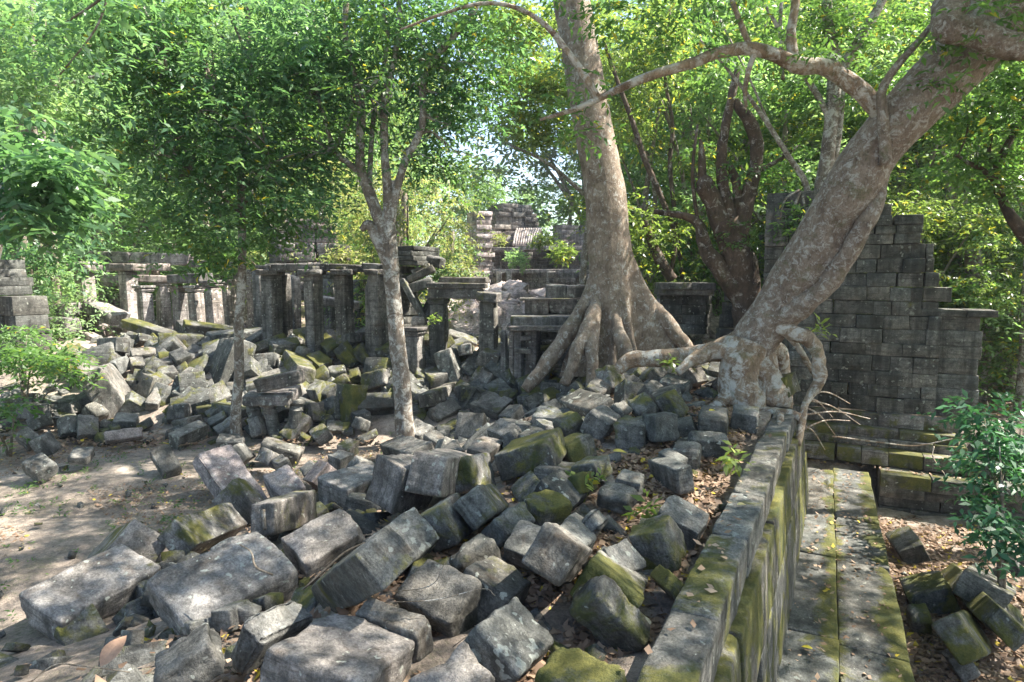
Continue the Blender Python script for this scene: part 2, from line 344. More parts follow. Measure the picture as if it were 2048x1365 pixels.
# measured fallen blocks: id, centre, rotation, size, look
BLOCKS=[
('a1',(-3.644,5.194,0.286),(0.09,0.278,-0.381),(0.549,0.897,0.216),'L'),
('a2',(-4.035,6.238,0.113),(-1.0,0.61,-1.901),(0.346,0.421,1.073),'ly'),
('b0',(-3.293,6.465,0.269),(-0.253,0.741,-0.269),(0.346,0.981,0.276),'ly'),
('b1',(-2.159,4.496,0.657),(0.098,0.332,-0.653),(0.612,0.857,0.288),'L'),
('b2',(-1.387,3.401,0.927),(-0.191,0.475,-0.524),(0.174,0.407,0.263),''),
('b3',(-1.632,2.968,1.037),(-1.604,0.415,-2.685),(0.277,0.176,0.2),''),
('c0',(-1.575,5.056,0.747),(0.236,0.245,-0.764),(0.427,0.563,0.218),'L'),
('c1',(-0.844,4.514,0.979),(0.22,0.689,-0.465),(0.333,0.527,0.17),'s'),
('f0',(-0.486,4.894,1.016),(-0.085,1.021,-0.367),(0.337,0.407,0.154),'m'),
('c3',(-0.262,4.249,0.996),(0.428,-0.034,-1.022),(0.194,0.324,0.2),'m'),
('c4',(-0.447,3.674,1.014),(0.435,0.098,-0.601),(0.446,0.333,0.194),''),
('c5',(-0.682,3.358,1.016),(0.143,0.028,-0.49),(0.455,0.152,0.163),''),
('c6',(-0.871,3.058,1.041),(-0.154,0.124,-0.352),(0.558,0.567,0.123),'L'),
('c7',(-0.997,3.76,1.102),(2.243,0.835,-0.211),(0.251,1.337,0.214),'m'),
('c8',(-0.274,2.828,1.004),(0.328,0.147,-0.966),(0.237,0.314,0.2),'L'),
('d1',(0.008,3.173,1.057),(-0.076,0.614,-0.584),(0.326,0.414,0.097),'s'),
('d2',(0.585,3.45,1.025),(0.442,0.771,-0.054),(0.407,0.202,0.227),'M'),
('d3',(0.678,3.858,1.051),(-0.347,0.524,-0.42),(0.374,0.708,0.137),'M'),
('d4',(0.35,3.936,1.147),(-2.379,0.907,-2.698),(0.278,0.995,0.2),''),
('d5',(0.195,4.314,1.07),(0.36,0.145,-0.48),(0.425,0.31,0.051),'b'),
('d6',(0.467,4.528,1.023),(-0.214,0.483,-0.4),(0.257,0.675,0.2),'b'),
('d7',(0.623,4.777,1.021),(-0.321,0.71,-0.511),(0.153,0.416,0.2),'b'),
('i8',(1.077,4.381,1.051),(0.375,1.153,-0.154),(0.305,0.294,0.25),'M'),
('d9',(0.708,4.102,1.024),(-0.206,0.758,-0.824),(0.225,0.325,0.2),'s'),
('d10',(1.03,3.825,1.014),(0.79,-0.253,-1.524),(0.338,0.102,0.2),'M'),
('d11',(0.326,2.861,0.996),(0.121,-0.042,-0.679),(0.366,0.259,0.202),'M'),
('d12',(-0.11,3.815,1.006),(-0.189,0.383,-0.498),(0.327,0.384,0.2),''),
('f21',(0.005,4.789,1.044),(0.098,0.749,-0.613),(0.193,0.395,0.125),'m'),
('f1',(-1.998,7.702,0.221),(0.034,0.129,-0.63),(0.552,0.726,0.551),'L'),
('f2',(-1.073,5.979,0.96),(0.896,1.887,0.373),(0.449,0.574,0.378),'L'),
('f3',(-0.686,6.139,1.021),(-2.038,1.281,-2.274),(0.39,1.076,0.346),'L'),
('f4',(-0.383,6.196,0.997),(-0.596,1.17,-0.977),(0.362,0.488,0.2),'y'),
('f5',(0.213,6.513,1.105),(1.634,1.233,-0.25),(0.29,0.615,0.605),'M'),
('g1',(0.554,11.684,0.51),(0.19,0.462,-0.698),(0.281,0.817,0.555),'m'),
('f7',(-0.661,9.997,0.502),(0.136,0.837,-1.773),(0.476,0.458,0.243),''),
('f8',(-1.313,11.81,0.385),(0.307,0.644,-0.594),(0.322,0.583,0.221),''),
('f9',(-0.393,12.05,0.377),(0.341,0.193,-0.537),(0.628,0.581,0.385),''),
('f10',(-1.688,10.932,0.177),(0.215,0.254,-0.516),(0.426,0.44,0.28),''),
('f11',(-1.63,9.563,0.203),(0.317,-0.125,-1.014),(1.257,0.417,0.38),''),
('f12',(-1.187,9.52,0.403),(0.082,0.382,-0.623),(0.306,0.277,0.2),''),
('f13',(-0.772,7.818,0.716),(0.141,0.304,-1.052),(0.252,0.263,0.2),''),
('f14',(-0.33,7.345,0.88),(0.071,0.206,-0.349),(0.282,0.491,0.205),'L'),
('f15',(-0.104,8.171,0.937),(0.546,0.093,-0.839),(0.428,0.268,0.092),''),
('f16',(-0.002,10.361,0.642),(0.436,-0.097,-0.663),(0.275,0.364,0.205),''),
('g31',(0.335,7.257,1.004),(0.215,0.102,-0.688),(0.479,0.315,0.259),'s'),
('f18',(-0.202,5.271,1.038),(-0.472,0.807,-0.449),(0.277,1.103,0.142),'m'),
('g32',(0.288,5.161,0.999),(0.011,0.181,-1.018),(0.302,0.347,0.208),'M'),
('g2',(0.438,5.495,1.022),(0.082,0.558,-0.519),(0.362,0.344,0.204),'m'),
('g3',(0.699,6.858,1.045),(0.214,-0.207,-1.038),(0.328,0.402,0.264),'M'),
('g4',(1.474,7.368,1.096),(0.146,-0.049,-0.584),(0.369,0.336,0.337),'m'),
('g5',(1.77,7.219,1.218),(0.281,1.491,-0.908),(0.303,0.351,0.2),'m'),
('g6',(1.118,7.71,1.13),(0.047,0.5,-0.497),(0.311,0.448,0.334),''),
('g7',(0.713,7.794,1.146),(0.411,0.235,-1.024),(0.296,0.315,0.111),'M'),
('g8',(1.081,8.684,1.112),(0.437,0.001,-1.155),(0.891,0.4,0.348),'s'),
('g9',(1.323,9.553,1.217),(0.286,0.329,-0.657),(0.294,0.324,0.186),''),
('g10',(1.368,12.295,0.768),(0.453,-0.153,-0.916),(0.349,0.429,0.252),'y'),
('g11',(1.207,12.966,0.878),(0.98,0.521,-0.911),(0.343,0.362,0.206),''),
('g12',(1.602,9.968,1.312),(-0.401,1.017,-1.196),(0.413,0.414,0.267),'y'),
('g13',(2.225,11.654,1.164),(0.18,0.352,-1.04),(0.442,0.279,0.345),'m'),
('g14',(2.433,9.18,1.395),(0.267,0.179,-0.636),(0.391,0.305,0.109),'b'),
('g15',(2.011,8.922,1.335),(0.169,0.652,-0.583),(0.196,0.352,0.2),''),
('g16',(2.167,8.611,1.301),(0.381,-0.022,-1.52),(0.296,0.357,0.2),''),
('g17',(2.132,8.172,1.285),(0.407,0.969,-0.393),(0.358,0.281,0.209),'M'),
('g18',(1.734,8.136,1.248),(0.47,0.403,-1.262),(0.326,0.276,0.2),'m'),
('g19',(1.392,7.984,1.225),(0.065,0.722,-0.556),(0.199,0.29,0.2),'m'),
('g20',(2.322,9.932,1.417),(0.238,0.793,-0.496),(0.195,0.3,0.2),'m'),
('g21',(2.785,9.546,1.423),(0.064,0.988,-1.038),(0.255,0.359,0.2),''),
('g22',(3.356,10.2,1.426),(0.474,0.15,-0.452),(0.214,0.338,0.217),'m'),
('i23',(2.519,7.669,1.243),(0.017,0.034,-0.335),(0.34,0.669,0.103),'b'),
('i24',(2.218,6.906,1.098),(-0.037,0.34,-1.664),(0.217,0.412,0.219),'b'),
('g25',(1.891,6.609,1.072),(-0.063,0.112,-1.988),(0.229,0.282,0.2),''),
('g26',(1.57,6.079,1.079),(0.159,-0.128,-1.35),(0.622,0.178,0.123),'b'),
('g33',(1.667,6.342,1.052),(0.127,0.192,-1.006),(0.274,0.191,0.2),'b'),
('g27',(0.935,5.392,1.06),(0.272,0.069,-0.585),(0.303,0.228,0.068),'b'),
('g28',(1.119,5.743,1.015),(0.109,0.135,-0.457),(0.231,0.251,0.2),'b'),
('g29',(0.815,5.968,1.098),(3.105,1.851,2.582),(0.203,0.388,0.2),'M'),
('g30',(0.629,5.64,1.063),(-0.315,1.113,-0.971),(0.186,0.29,0.2),'M'),
('i1',(1.376,4.873,1.007),(0.181,0.328,-0.54),(0.341,0.319,0.2),'b'),
('h1',(-8.573,12.809,0.774),(0.168,0.595,-0.439),(1.302,0.348,0.142),''),
('h2',(-8.038,12.336,0.624),(-0.101,1.076,0.261),(1.14,0.933,0.5),''),
('h3',(-7.092,12.258,0.528),(0.531,0.214,0.236),(0.228,0.478,0.235),''),
('h4',(-6.639,12.426,0.609),(0.627,0.491,0.078),(0.331,0.264,0.214),'s'),
('h5',(-7.413,12.602,0.74),(1.361,0.225,-0.368),(0.35,0.443,0.226),'g'),
('h6',(-6.711,10.576,0.235),(0.023,1.125,-0.959),(0.182,0.571,0.28),'p'),
('h7',(-7.685,11.104,0.254),(0.749,0.152,0.703),(0.323,0.442,0.168),''),
('h8',(-8.076,11.119,0.256),(0.012,0.907,-0.777),(0.327,0.258,0.178),'s'),
('h9',(-7.194,11.43,0.305),(0.18,0.126,0.402),(0.368,0.413,0.136),''),
('h10',(-8.002,11.813,0.371),(0.232,0.65,-0.229),(0.356,0.289,0.242),'s'),
('h11',(-8.472,11.845,0.426),(-0.009,1.084,-0.021),(0.21,0.289,0.2),''),
('h12',(-8.815,11.76,0.353),(0.008,0.597,0.048),(0.372,0.384,0.274),''),
('h13',(-7.564,9.909,0.257),(0.154,1.105,0.329),(0.338,0.31,0.2),''),
('h14',(-8.691,11.303,0.299),(-0.069,1.149,-0.202),(0.229,0.34,0.2),'s'),
('h15',(-6.89,8.869,0.227),(0.271,0.344,-0.436),(0.378,0.293,0.147),''),
('h16',(-6.659,9.412,0.247),(0.214,0.119,0.223),(0.271,0.346,0.09),''),
('e17',(-5.736,10.833,0.153),(0.132,0.231,-0.314),(0.255,0.666,0.307),'s'),
('h18',(-5.166,9.078,0.213),(0.287,0.647,-0.624),(0.483,0.266,0.245),''),
('h19',(-6.407,11.678,0.357),(-0.162,0.99,-1.293),(0.277,0.271,0.2),''),
('h20',(-6.24,11.682,0.422),(-1.062,1.407,-1.126),(0.284,0.304,0.2),''),
('h21',(-8.164,13.466,1.06),(-0.09,0.631,-0.85),(0.293,0.269,0.2),''),
('h22',(-8.248,13.871,1.185),(-3.128,2.803,2.204),(0.362,0.498,0.286),''),
('h23',(-7.348,13.145,0.915),(0.032,0.409,-0.863),(0.305,0.37,0.225),''),
('h24',(-7.574,13.498,1.071),(0.18,0.344,-0.933),(0.294,0.309,0.2),''),
('h25',(-6.785,13.041,0.878),(0.656,0.289,-0.463),(0.3,0.309,0.205),''),
('h26',(-8.393,13.261,1.057),(0.858,1.232,0.652),(0.302,0.359,0.2),''),
('h27',(-8.244,10.422,0.217),(0.48,0.512,-0.343),(0.323,0.235,0.205),''),
('e1',(-3.789,8.198,0.205),(-0.005,0.634,-0.598),(1.131,0.521,0.242),'p'),
('e2',(-3.315,7.416,0.183),(-0.36,0.743,-0.345),(0.58,0.295,0.378),'Ly'),
('e3',(-3.006,8.042,0.191),(0.289,0.403,-0.736),(0.533,0.354,0.274),'p'),
('e4',(-2.317,6.23,0.567),(1.971,1.796,1.859),(0.312,0.934,0.21),'Ly'),
('e5',(-2.659,8.414,0.241),(0.733,-0.168,-0.947),(0.4,0.341,0.2),'p'),
('e6',(-2.601,9.261,0.238),(0.037,0.116,-0.535),(0.277,0.292,0.113),''),
('e7',(-3.708,9.77,0.155),(0.053,0.365,0.13),(0.615,0.362,0.316),''),
('e8',(-4.695,10.192,0.188),(0.194,0.097,0.22),(0.404,0.32,0.236),''),
('e9',(-4.199,9.441,0.237),(-0.297,0.845,-0.129),(0.296,0.354,0.2),''),
('e10',(-3.681,9.232,0.236),(0.991,0.082,-0.58),(0.316,0.213,0.2),'y'),
('e11',(-3.411,9.021,0.2),(0.334,-0.056,-0.906),(0.314,0.19,0.2),''),
('e12',(-3.156,12.006,0.474),(0.392,1.318,-1.858),(0.784,0.509,0.378),'M'),
('e13',(-3.926,11.162,0.221),(0.793,0.422,-0.299),(0.292,0.548,0.299),'y'),
('e14',(-4.586,11.074,0.281),(-0.554,1.185,-0.597),(0.339,0.288,0.2),''),
('e15',(-5.178,11.119,0.229),(0.534,0.195,-0.877),(0.275,0.354,0.2),''),
('e16',(-5.681,11.744,0.359),(0.627,0.107,-0.931),(0.3,0.268,0.2),'m'),
('e17b',(-5.459,11.425,0.28),(0.524,0.164,-0.917),(0.29,0.322,0.2),'m'),
('e18',(-5.855,11.983,0.407),(0.123,0.317,-1.068),(0.33,0.528,0.273),'M'),
('e19',(-4.229,12.402,0.633),(-0.171,1.046,-0.614),(0.466,0.32,0.255),'y'),
('e20',(-3.751,11.696,0.397),(-0.43,1.224,-1.012),(0.346,0.296,0.2),'y'),
('e21',(-3.354,10.741,0.214),(0.552,0.207,-0.937),(0.315,0.279,0.2),'y'),
('e22',(-2.668,9.891,0.198),(0.216,0.174,-0.273),(0.252,0.265,0.2),'y'),
('e23',(-2.875,8.668,0.209),(0.577,0.082,-1.055),(0.334,0.209,0.2),''),
('e24',(-2.783,11.267,0.271),(1.088,0.029,-0.747),(0.302,0.209,0.2),''),
('m1',(-5.73,14.401,1.345),(-2.402,2.056,2.714),(0.225,0.965,0.432),'M'),
('m2',(-4.265,14.391,1.383),(0.387,0.242,-0.938),(0.859,0.341,0.236),'M'),
('m3',(-3.659,13.819,1.218),(0.073,0.864,-0.071),(0.57,0.362,0.287),'M'),
('m4',(-3.317,13.81,1.239),(0.15,0.861,-0.064),(0.426,0.318,0.218),'M'),
('m5',(-4.226,13.58,1.08),(0.259,0.478,-0.61),(0.479,0.367,0.279),'M'),
('m6',(-4.018,13.042,0.887),(0.67,0.371,-1.06),(0.299,0.348,0.2),'M'),
('m7',(-4.939,12.936,0.7),(0.238,0.157,-1.188),(0.643,1.133,0.5),'m'),
('m8',(-5.753,12.625,0.67),(0.107,0.405,-1.116),(0.294,0.193,0.2),'m'),
('m10',(-4.312,12.515,0.673),(-0.203,1.076,-0.481),(0.615,0.432,0.328),'y'),
('m11',(-2.824,12.807,0.823),(0.763,1.143,-1.181),(0.345,0.604,0.258),'y'),
('m12',(-2.688,12.126,0.428),(0.021,0.647,-1.306),(0.382,0.682,0.343),'m'),
('m13',(-1.314,13.182,0.995),(-0.156,1.266,-0.387),(0.83,0.512,0.383),'s'),
('m14',(-0.517,13.121,0.886),(0.92,0.202,-0.661),(0.444,0.584,0.327),'y'),
('m15',(-1.764,12.208,0.523),(0.42,0.444,-0.292),(0.354,0.377,0.226),''),
('m16',(-4.801,12.698,0.721),(0.843,0.326,-0.892),(0.286,0.18,0.2),''),
('m17',(-6.111,13.342,0.974),(1.149,-0.104,-0.795),(0.868,1.275,0.5),'g'),
('m18',(-6.117,14.884,1.436),(0.623,0.072,-0.765),(0.333,0.503,0.277),''),
('m19',(-5.356,15.774,1.406),(0.204,0.434,-0.844),(0.444,0.572,0.334),'m'),
('m20',(-3.791,15.56,1.487),(0.597,0.648,-1.23),(0.312,0.469,0.2),''),
('m21',(-4.988,13.466,1.047),(3.056,2.647,2.059),(0.289,0.205,0.2),'y'),
('m22',(-4.687,13.813,1.234),(0.193,1.034,-2.01),(0.345,0.302,0.2),'m'),
('m23',(-1.612,12.999,0.85),(0.127,0.158,-1.03),(0.506,0.403,0.264),'M'),
('m24',(-1.968,12.862,0.789),(0.096,0.399,-1.257),(0.303,0.243,0.2),''),
('m25',(-1.23,14.951,1.392),(-0.359,0.242,-1.52),(0.39,0.729,0.35),'m'),
('m26',(-3.848,12.296,0.641),(1.094,1.233,0.716),(0.359,0.362,0.2),'M'),
('m27',(-3.312,13.075,0.876),(0.427,0.525,-1.278),(0.286,0.228,0.2),'M'),
('m28',(-3.724,13.166,0.932),(0.044,0.314,-1.198),(0.299,0.347,0.2),'m'),
('j1',(5.492,7.844,-1.18),(0.436,0.007,-1.966),(0.572,0.513,0.317),'M'),
('j2',(5.921,7.509,-1.112),(0.908,-0.206,-2.009),(2.494,0.265,0.418),'M'),
('j3',(6.298,7.918,-1.15),(-0.332,0.328,-0.815),(0.52,2.003,0.323),'m'),
('j4',(4.964,7.213,-1.186),(-2.982,2.69,1.312),(0.266,0.214,0.295),'M'),
('j5',(5.178,6.731,-1.085),(-0.567,0.772,-1.129),(0.438,2.328,0.268),'M'),
('j6',(5.988,7.216,-1.124),(-0.62,0.77,-1.914),(0.222,0.354,0.215),'m'),
('j7',(4.826,6.342,-1.142),(0.612,-0.256,-1.963),(0.282,0.204,0.2),''),
('j8',(6.087,9.241,-1.159),(0.479,0.064,-1.84),(0.622,0.362,0.273),'m'),
('k1',(4.191,10.133,1.434),(0.396,0.628,-0.617),(0.442,0.328,0.247),'M'),
('k2',(3.99,8.972,1.4),(0.386,1.273,-0.393),(0.297,0.468,0.2),'M'),
('k3',(3.798,9.129,1.363),(0.203,0.687,-0.641),(0.229,0.324,0.2),'m'),
('k4',(2.964,7.805,1.202),(-0.07,0.206,-1.986),(0.299,0.308,0.2),'m'),
('k5',(4.713,16.253,1.455),(0.432,0.627,-0.915),(0.375,0.426,0.267),''),
('k6',(5.927,18.237,1.429),(0.7,0.432,-1.063),(0.513,0.571,0.362),''),
('k7',(3.585,14.188,1.289),(0.504,0.011,-1.199),(0.493,0.534,0.33),'m')]
# ================================================================== GROUND
def build_ground():
    us=np.concatenate([np.linspace(-170,-22,30),np.arange(-21,-1.2,.22),[-1.0,-.9,-.8,-.75,-.70,-.66,-.6,-.4,-.2,0,.3,.6,.9,1.0,1.08],np.arange(1.2,7,.22),np.arange(7.5,24,1.),np.linspace(26,170,26)])
    ys=np.concatenate([np.linspace(-60,-3,14),np.arange(-2.6,13,.2),np.arange(13,24,.5),np.arange(25,60,2.5),np.linspace(63,400,28)])
    U,Yy=np.meshgrid(us,ys,indexing='ij'); X=U+.5*Yy
    Z=Hraw(X,Yy)
    near=np.exp(-((Yy/40)**2))
    p=np.stack([X.ravel(),Yy.ravel(),0*X.ravel()],1)
    clear=(U<-6)&(Yy<11)
    n=(sines(p,.09,.9,3)+sines(p,.05,3.,4)+sines(p,.03,8,6)).reshape(X.shape)
    Z=Z+n*np.where(clear,.45,1.)
    Z=np.where((U>-.66)&(U<1.02)&(Yy<11.4),np.minimum(Z,-.8),Z)
    a,b=X.shape; I=np.arange(a*b).reshape(a,b)
    Q=np.stack([I[:-1,:-1].ravel(),I[1:,:-1].ravel(),I[1:,1:].ravel(),I[:-1,1:].ravel()],1)
    tag(link('ground',mesh_np('ground',np.stack([X.ravel(),Yy.ravel(),Z.ravel()],1),Q),SOIL),kind='structure')
build_ground()

# ================================================================== PARAPET and WALK
def uv(u,y): return (u+.5*y,y)
rg=np.random.RandomState(5)
YAWV=math.atan2(.894427,.447214)          # direction of the wall
par=empty('stone_parapet',(*uv(-.7,3.),1.1),'long mossy sandstone parapet wall running from the viewer to the leaning tree','wall')
def pblock(u0,u1,y0,y1,z0,z1,parent,seed,moss=.3,bri=.5,lic=.2,grey=1.,name='stone_block',N=6,drift=0.,**k):
    um=(u0+u1)/2; a=np.array(uv(um+drift*(y0-2),y0)); b_=np.array(uv(um+drift*(y1-2),y1)); dv=b_-a
    L=float(np.hypot(*dv)); W=(u1-u0)*.894; d=(L,W,z1-z0)
    p,Q=stone_verts(d,N,seed,**k); me=mesh_np(name,p,Q)
    o=link(name,me,STONE,parent,(moss,bri,lic,grey)); x,y=(a+b_)/2
    pl=parent.location if parent else Vector((0,0,0))
    o.location=(x-pl[0],y-pl[1],(z0+z1)/2-pl[2]); o.rotation_euler=(0,0,math.atan2(dv[1],dv[0])); return o
y=-1.4; i=0
while y<8.2:
    L=rg.uniform(.85,1.5); wob=rg.uniform(-.006,.006)
    pblock(-.83+wob,-.53+rg.uniform(-.012,.012),y,y+L-.003,.80,1.10+rg.uniform(-.006,.006),par,100+i,moss=rg.uniform(.35,.6),bri=rg.uniform(.38,.44),lic=.45,name='coping_stone',N=16,chips=3,rough=.008,warp=.003,rnd=.02,drift=.03)
    y+=L; i+=1
for c,(z0,z1) in enumerate([(.22,.80),(-.85,.22)]):
    y=-1.6
    while y<8.6:
        L=rg.uniform(1.2,2.1)
        o=pblock(-.81,-.45,y,y+L-.004,z0,z1-.004,par,140+i,drift=.03,moss=rg.uniform(.65,.9),bri=.28,lic=.3,name='wall_stone',N=10,chips=3,rough=.014,warp=.004,rnd=.015)
        co=np.empty(len(o.data.vertices)*3,np.float32); o.data.vertices.foreach_get('co',co); co=co.reshape(-1,3)
        zz=co[:,2]+(z0+z1)/2; co[:,1]-=np.where(co[:,1]<0,(.80-zz)*.085,0); o.data.vertices.foreach_set('co',co.ravel()); o.data.update()
        y+=L; i+=1
walk=link('stone_walkway',mesh_np('bed',*[np.array(a) for a in ([(-.25,-3,-.86),(4.95,11.2,-.86),(6.2,11.2,-.86),(-.2,-3,-.85)],[(0,3,2,1)])]),SOIL); tag(walk,kind='structure')
for (u0,u1,z1) in [(-.34,.31,-.545),(.315,.97,-.585)]:
    y=-1.8
    while y<11.2:
        L=min(rg.uniform(1.1,1.9),11.25-y)
        if L<.3: break
        o=pblock(u0,u1,y,y+L-.008,-.84,z1+rg.uniform(-.008,.008),walk,200+i,moss=.25,bri=.36,lic=.25,name='paving_slab',N=12,chips=2,rough=.008,warp=.008,rnd=.02)
        me=o.data; a=me.attributes.new('mossv','FLOAT','POINT'); co=np.empty(len(me.vertices)*3,np.float32); me.vertices.foreach_get('co',co); co=co.reshape(-1,3)
        W=(u1-u0)*.894/2; v=np.clip((np.abs(co[:,1]-(.06 if u0>0 else .0))/W-.30)*1.6,0,1)*.46*(co[:,1]<.0 if u0<0 else 1.)+np.where(co[:,2]<0,.3,0)
        a.data.foreach_set('value',v.astype(np.float32)); y+=L; i+=1
# ================================================================== STEPPED PLINTH and GATE WALL (right)
W0=np.array([7.0,12.4]); 
def ew(t,s,z): q=W0+EU*t-EV*s; return (q[0],q[1],z)
gate=empty('ruined_gate_wall',ew(0,0,-.6),'tall dark sandstone wall with stepped plinth behind the walkway, its right side broken down in steps','ruin')
def wblock(t0,t1,s0,s1,z0,z1,parent,moss=.2,bri=.36,lic=.3,grey=1.,name='stone_block',jit=.015,N=3,ch=1):
    """block between t0..t1 along the wall, s0..s1 out towards the viewer"""
    t0+=(rg.uniform(.01,.03) if rg.rand()<.14 else 0); j=rg.uniform(-jit,jit); jz=rg.uniform(-jit,jit)*.3
    d=(round(t1-t0-.005,3),round(s1-s0,2),round(z1-z0-.003,3))
    me=smallblock(d,rg.randint(99),N=N,chips=ch)
    o=link(name,me,None,parent,(moss,bri,lic,grey)); c=ew((t0+t1)/2,(s0+s1)/2+j+(.05 if rg.rand()<.06 else 0),(z0+z1)/2+jz); pl=parent.location
    o.location=(c[0]-pl[0],c[1]-pl[1],c[2]-pl[2]); o.rotation_euler=(rg.normal()*.006,rg.normal()*.006,YAW+rg.normal()*.008); return o
def course(t0,t1,s0,s1,z0,z1,parent,wmin=.3,wmax=.6,**k):
    t=t0
    while t<t1-.05:
        w_=rg.uniform(wmin,wmax); e=min(t+w_,t1)
        if t1-e<.18: e=t1
        kk=dict(k)
        if 'moss' in kk: kk['moss']=max(0,kk['moss']+rg.uniform(-.15,.2))
        kk['bri']=kk.get('bri',.42)+rg.uniform(-.12,.1)
        wblock(t,e,s0,s1,z0,z1,parent,**kk); t=e
zb=.28; h=.276
ends=[1.95,1.97,1.95,1.93,1.96,1.95,1.90]      # lower courses reach the outer pilaster
hts=[.30,.25,.27,.31,.24,.29,.27]; zc=[.28]
for q_ in hts: zc.append(zc[-1]+q_)
for i in range(7): 
    course(-1.9,1.28,-.55,0,zc[i],zc[i+1],gate,lic=.55,bri=.34,jit=.045,wmin=.28,wmax=.75)
    course(1.285,ends[i],-.62,-.12,zc[i],zc[i+1],gate,wmin=.6,wmax=.8,bri=.4)
course(.9,2.14,-.7,-.04,zb+7*h,zb+7*h+.13,gate,wmin=.5,wmax=.9,bri=.3)       # projecting cornice of the low part
ends2=[1.22,1.42,1.20,1.10,1.08]
for i,e in enumerate(ends2):
    course(-1.9,min(e,.95),-.55,-.0,zb+(7+i)*h,zb+(8+i)*h,gate,lic=.5,bri=.35,jit=.03,wmin=.28,wmax=.75)
    if e>.97: course(.96,e,-.6,-.05,zb+(7+i)*h+(.13 if i==0 else 0),zb+(8+i)*h,gate,wmin=.5,wmax=.7,bri=.34)
z=zb+12*h
course(-1.9,.85,-.6,.03,z,z+.2,gate,bri=.42); course(-1.9,.87,-.62,.07,z+.2,z+.36,gate,bri=.4); course(-1.9,.88,-.66,.11,z+.36,z+.54,gate,bri=.38,wmin=.5,wmax=.9)
course(-1.9,.35,-.5,.05,z+.54,z+.76,gate,bri=.33,wmin=.5,wmax=.8); course(-1.9,-.05,-.5,-.05,z+.76,z+1.1,gate,bri=.3)
# broken tower behind the leaning tree
for i in range(13):
    course(-3.15+.05*i,-2.5-.01*i,-1.6,-.9,zb+i*.3,zb+(i+1)*.3,gate,bri=.27,moss=.3,jit=.09,wmin=.3,wmax=.6)
# plinth tiers
tiers=[(-1.9,1.55,.0,.16,.02,.28),(-1.9,1.62,.0,.42,-.16,.02),(-1.9,1.75,.0,.50,-.32,-.16),(-1.9,1.80,.0,.86,-.58,-.32)]
for (a,b,s0,s1,z0,z1) in tiers: course(a,b,s0,s1,z0,z1,gate,moss=.62,bri=.5,grey=.75,wmin=.4,wmax=.9,jit=.025,N=5)
course(.35,3.6,.0,1.32,-.84,-.60,gate,moss=.6,bri=.48,wmin=.5,wmax=.9,jit=.02,N=5)
for i,(s1,z0,z1) in enumerate([(1.26,-1.02,-.84),(1.22,-1.22,-1.02),(1.26,-1.45,-1.22)]): course(.35,3.8,.3,s1,z0,z1,gate,moss=.2,bri=.33,wmin=.5,wmax=1.,jit=.03)
for (a,b,s0,s1,z0,z1) in [(1.85,3.1,-.3,.7,-.6,-.40),(1.95,2.8,-.4,.3,-.40,-.2),(2.0,2.6,-.5,.0,-.2,.0)]: course(a,b,s0,s1,z0,z1,gate,moss=.5,bri=.4,wmin=.4,wmax=.7,jit=.05,N=5)

# ================================================================== PILLARS
def pillar(parent,x,y,z0,z1,w_,yaw=YAW,lean=(0,0),cap=True,moss=.15,bri=.55,lic=.55,grey=.7,fl=False):
    """shaft as a part, capital as its sub-part"""
    pl=parent.location; hgt=z1-z0
    rgs=rg.randint(9999)
    ch=.17 if cap else 0
    p,Q=stone_verts((w_,w_,hgt-ch),9,rgs,rough=.008,rnd=.02,chips=3,warp=.03)
    # base moulding swell
    s=1+.16*np.exp(-((p[:,2]+hgt/2-.05)/.09)**4); p[:,0]*=s; p[:,1]*=s
    sh=link('pillar',mesh_np('pillar',p,Q),STONE,parent,(moss,bri,lic,grey)); sh.location=(x-pl[0],y-pl[1],(z0+z1-ch)/2-pl[2]); sh.rotation_euler=(lean[0],lean[1],yaw)
    if cap:
        Vs=[];Qs=[];o=0; zz=(hgt-ch)/2
        for (ww,hh) in ((1.08,.035),(1.22,.05),(1.12,.03),(1.42,.07)):
            a,b=stone_verts((w_*ww,w_*ww,hh),4,rgs+7,rough=.004,rnd=.012,chips=1,warp=.01); a[:,2]+=zz+hh/2; zz+=hh-.003; Vs.append(a); Qs.append(b+o); o+=len(a)
        link('capital',mesh_np('capital',np.vstack(Vs),np.vstack(Qs)),STONE,sh,(moss+.1,bri*.85,lic,grey))
    return sh
def beam(parent,a,b,hgt,dep,name='lintel',moss=.2,bri=.5,lic=.4,grey=.7,roll=0,N=8,seed=None,**k):
    """stone beam from point a to b (centre line)"""
    a=Vector(a); b=Vector(b); d=b-a; L=d.length; pl=parent.location if parent else Vector((0,0,0))
    me=stone_mesh((L,dep,hgt),N,seed or rg.randint(9999),rough=.01,rnd=.025,chips=3,warp=.02,**k)
    o=link(name,me,STONE,parent,(moss,bri,lic,grey)); o.location=(a+b)/2-Vector(pl)
    q=d.to_track_quat('X','Z'); o.rotation_mode='QUATERNION'; o.rotation_quaternion=q@Euler((roll,0,0)).to_quaternion(); return o
def V3(a): return Vector((float(a[0]),float(a[1]),float(a[2])))
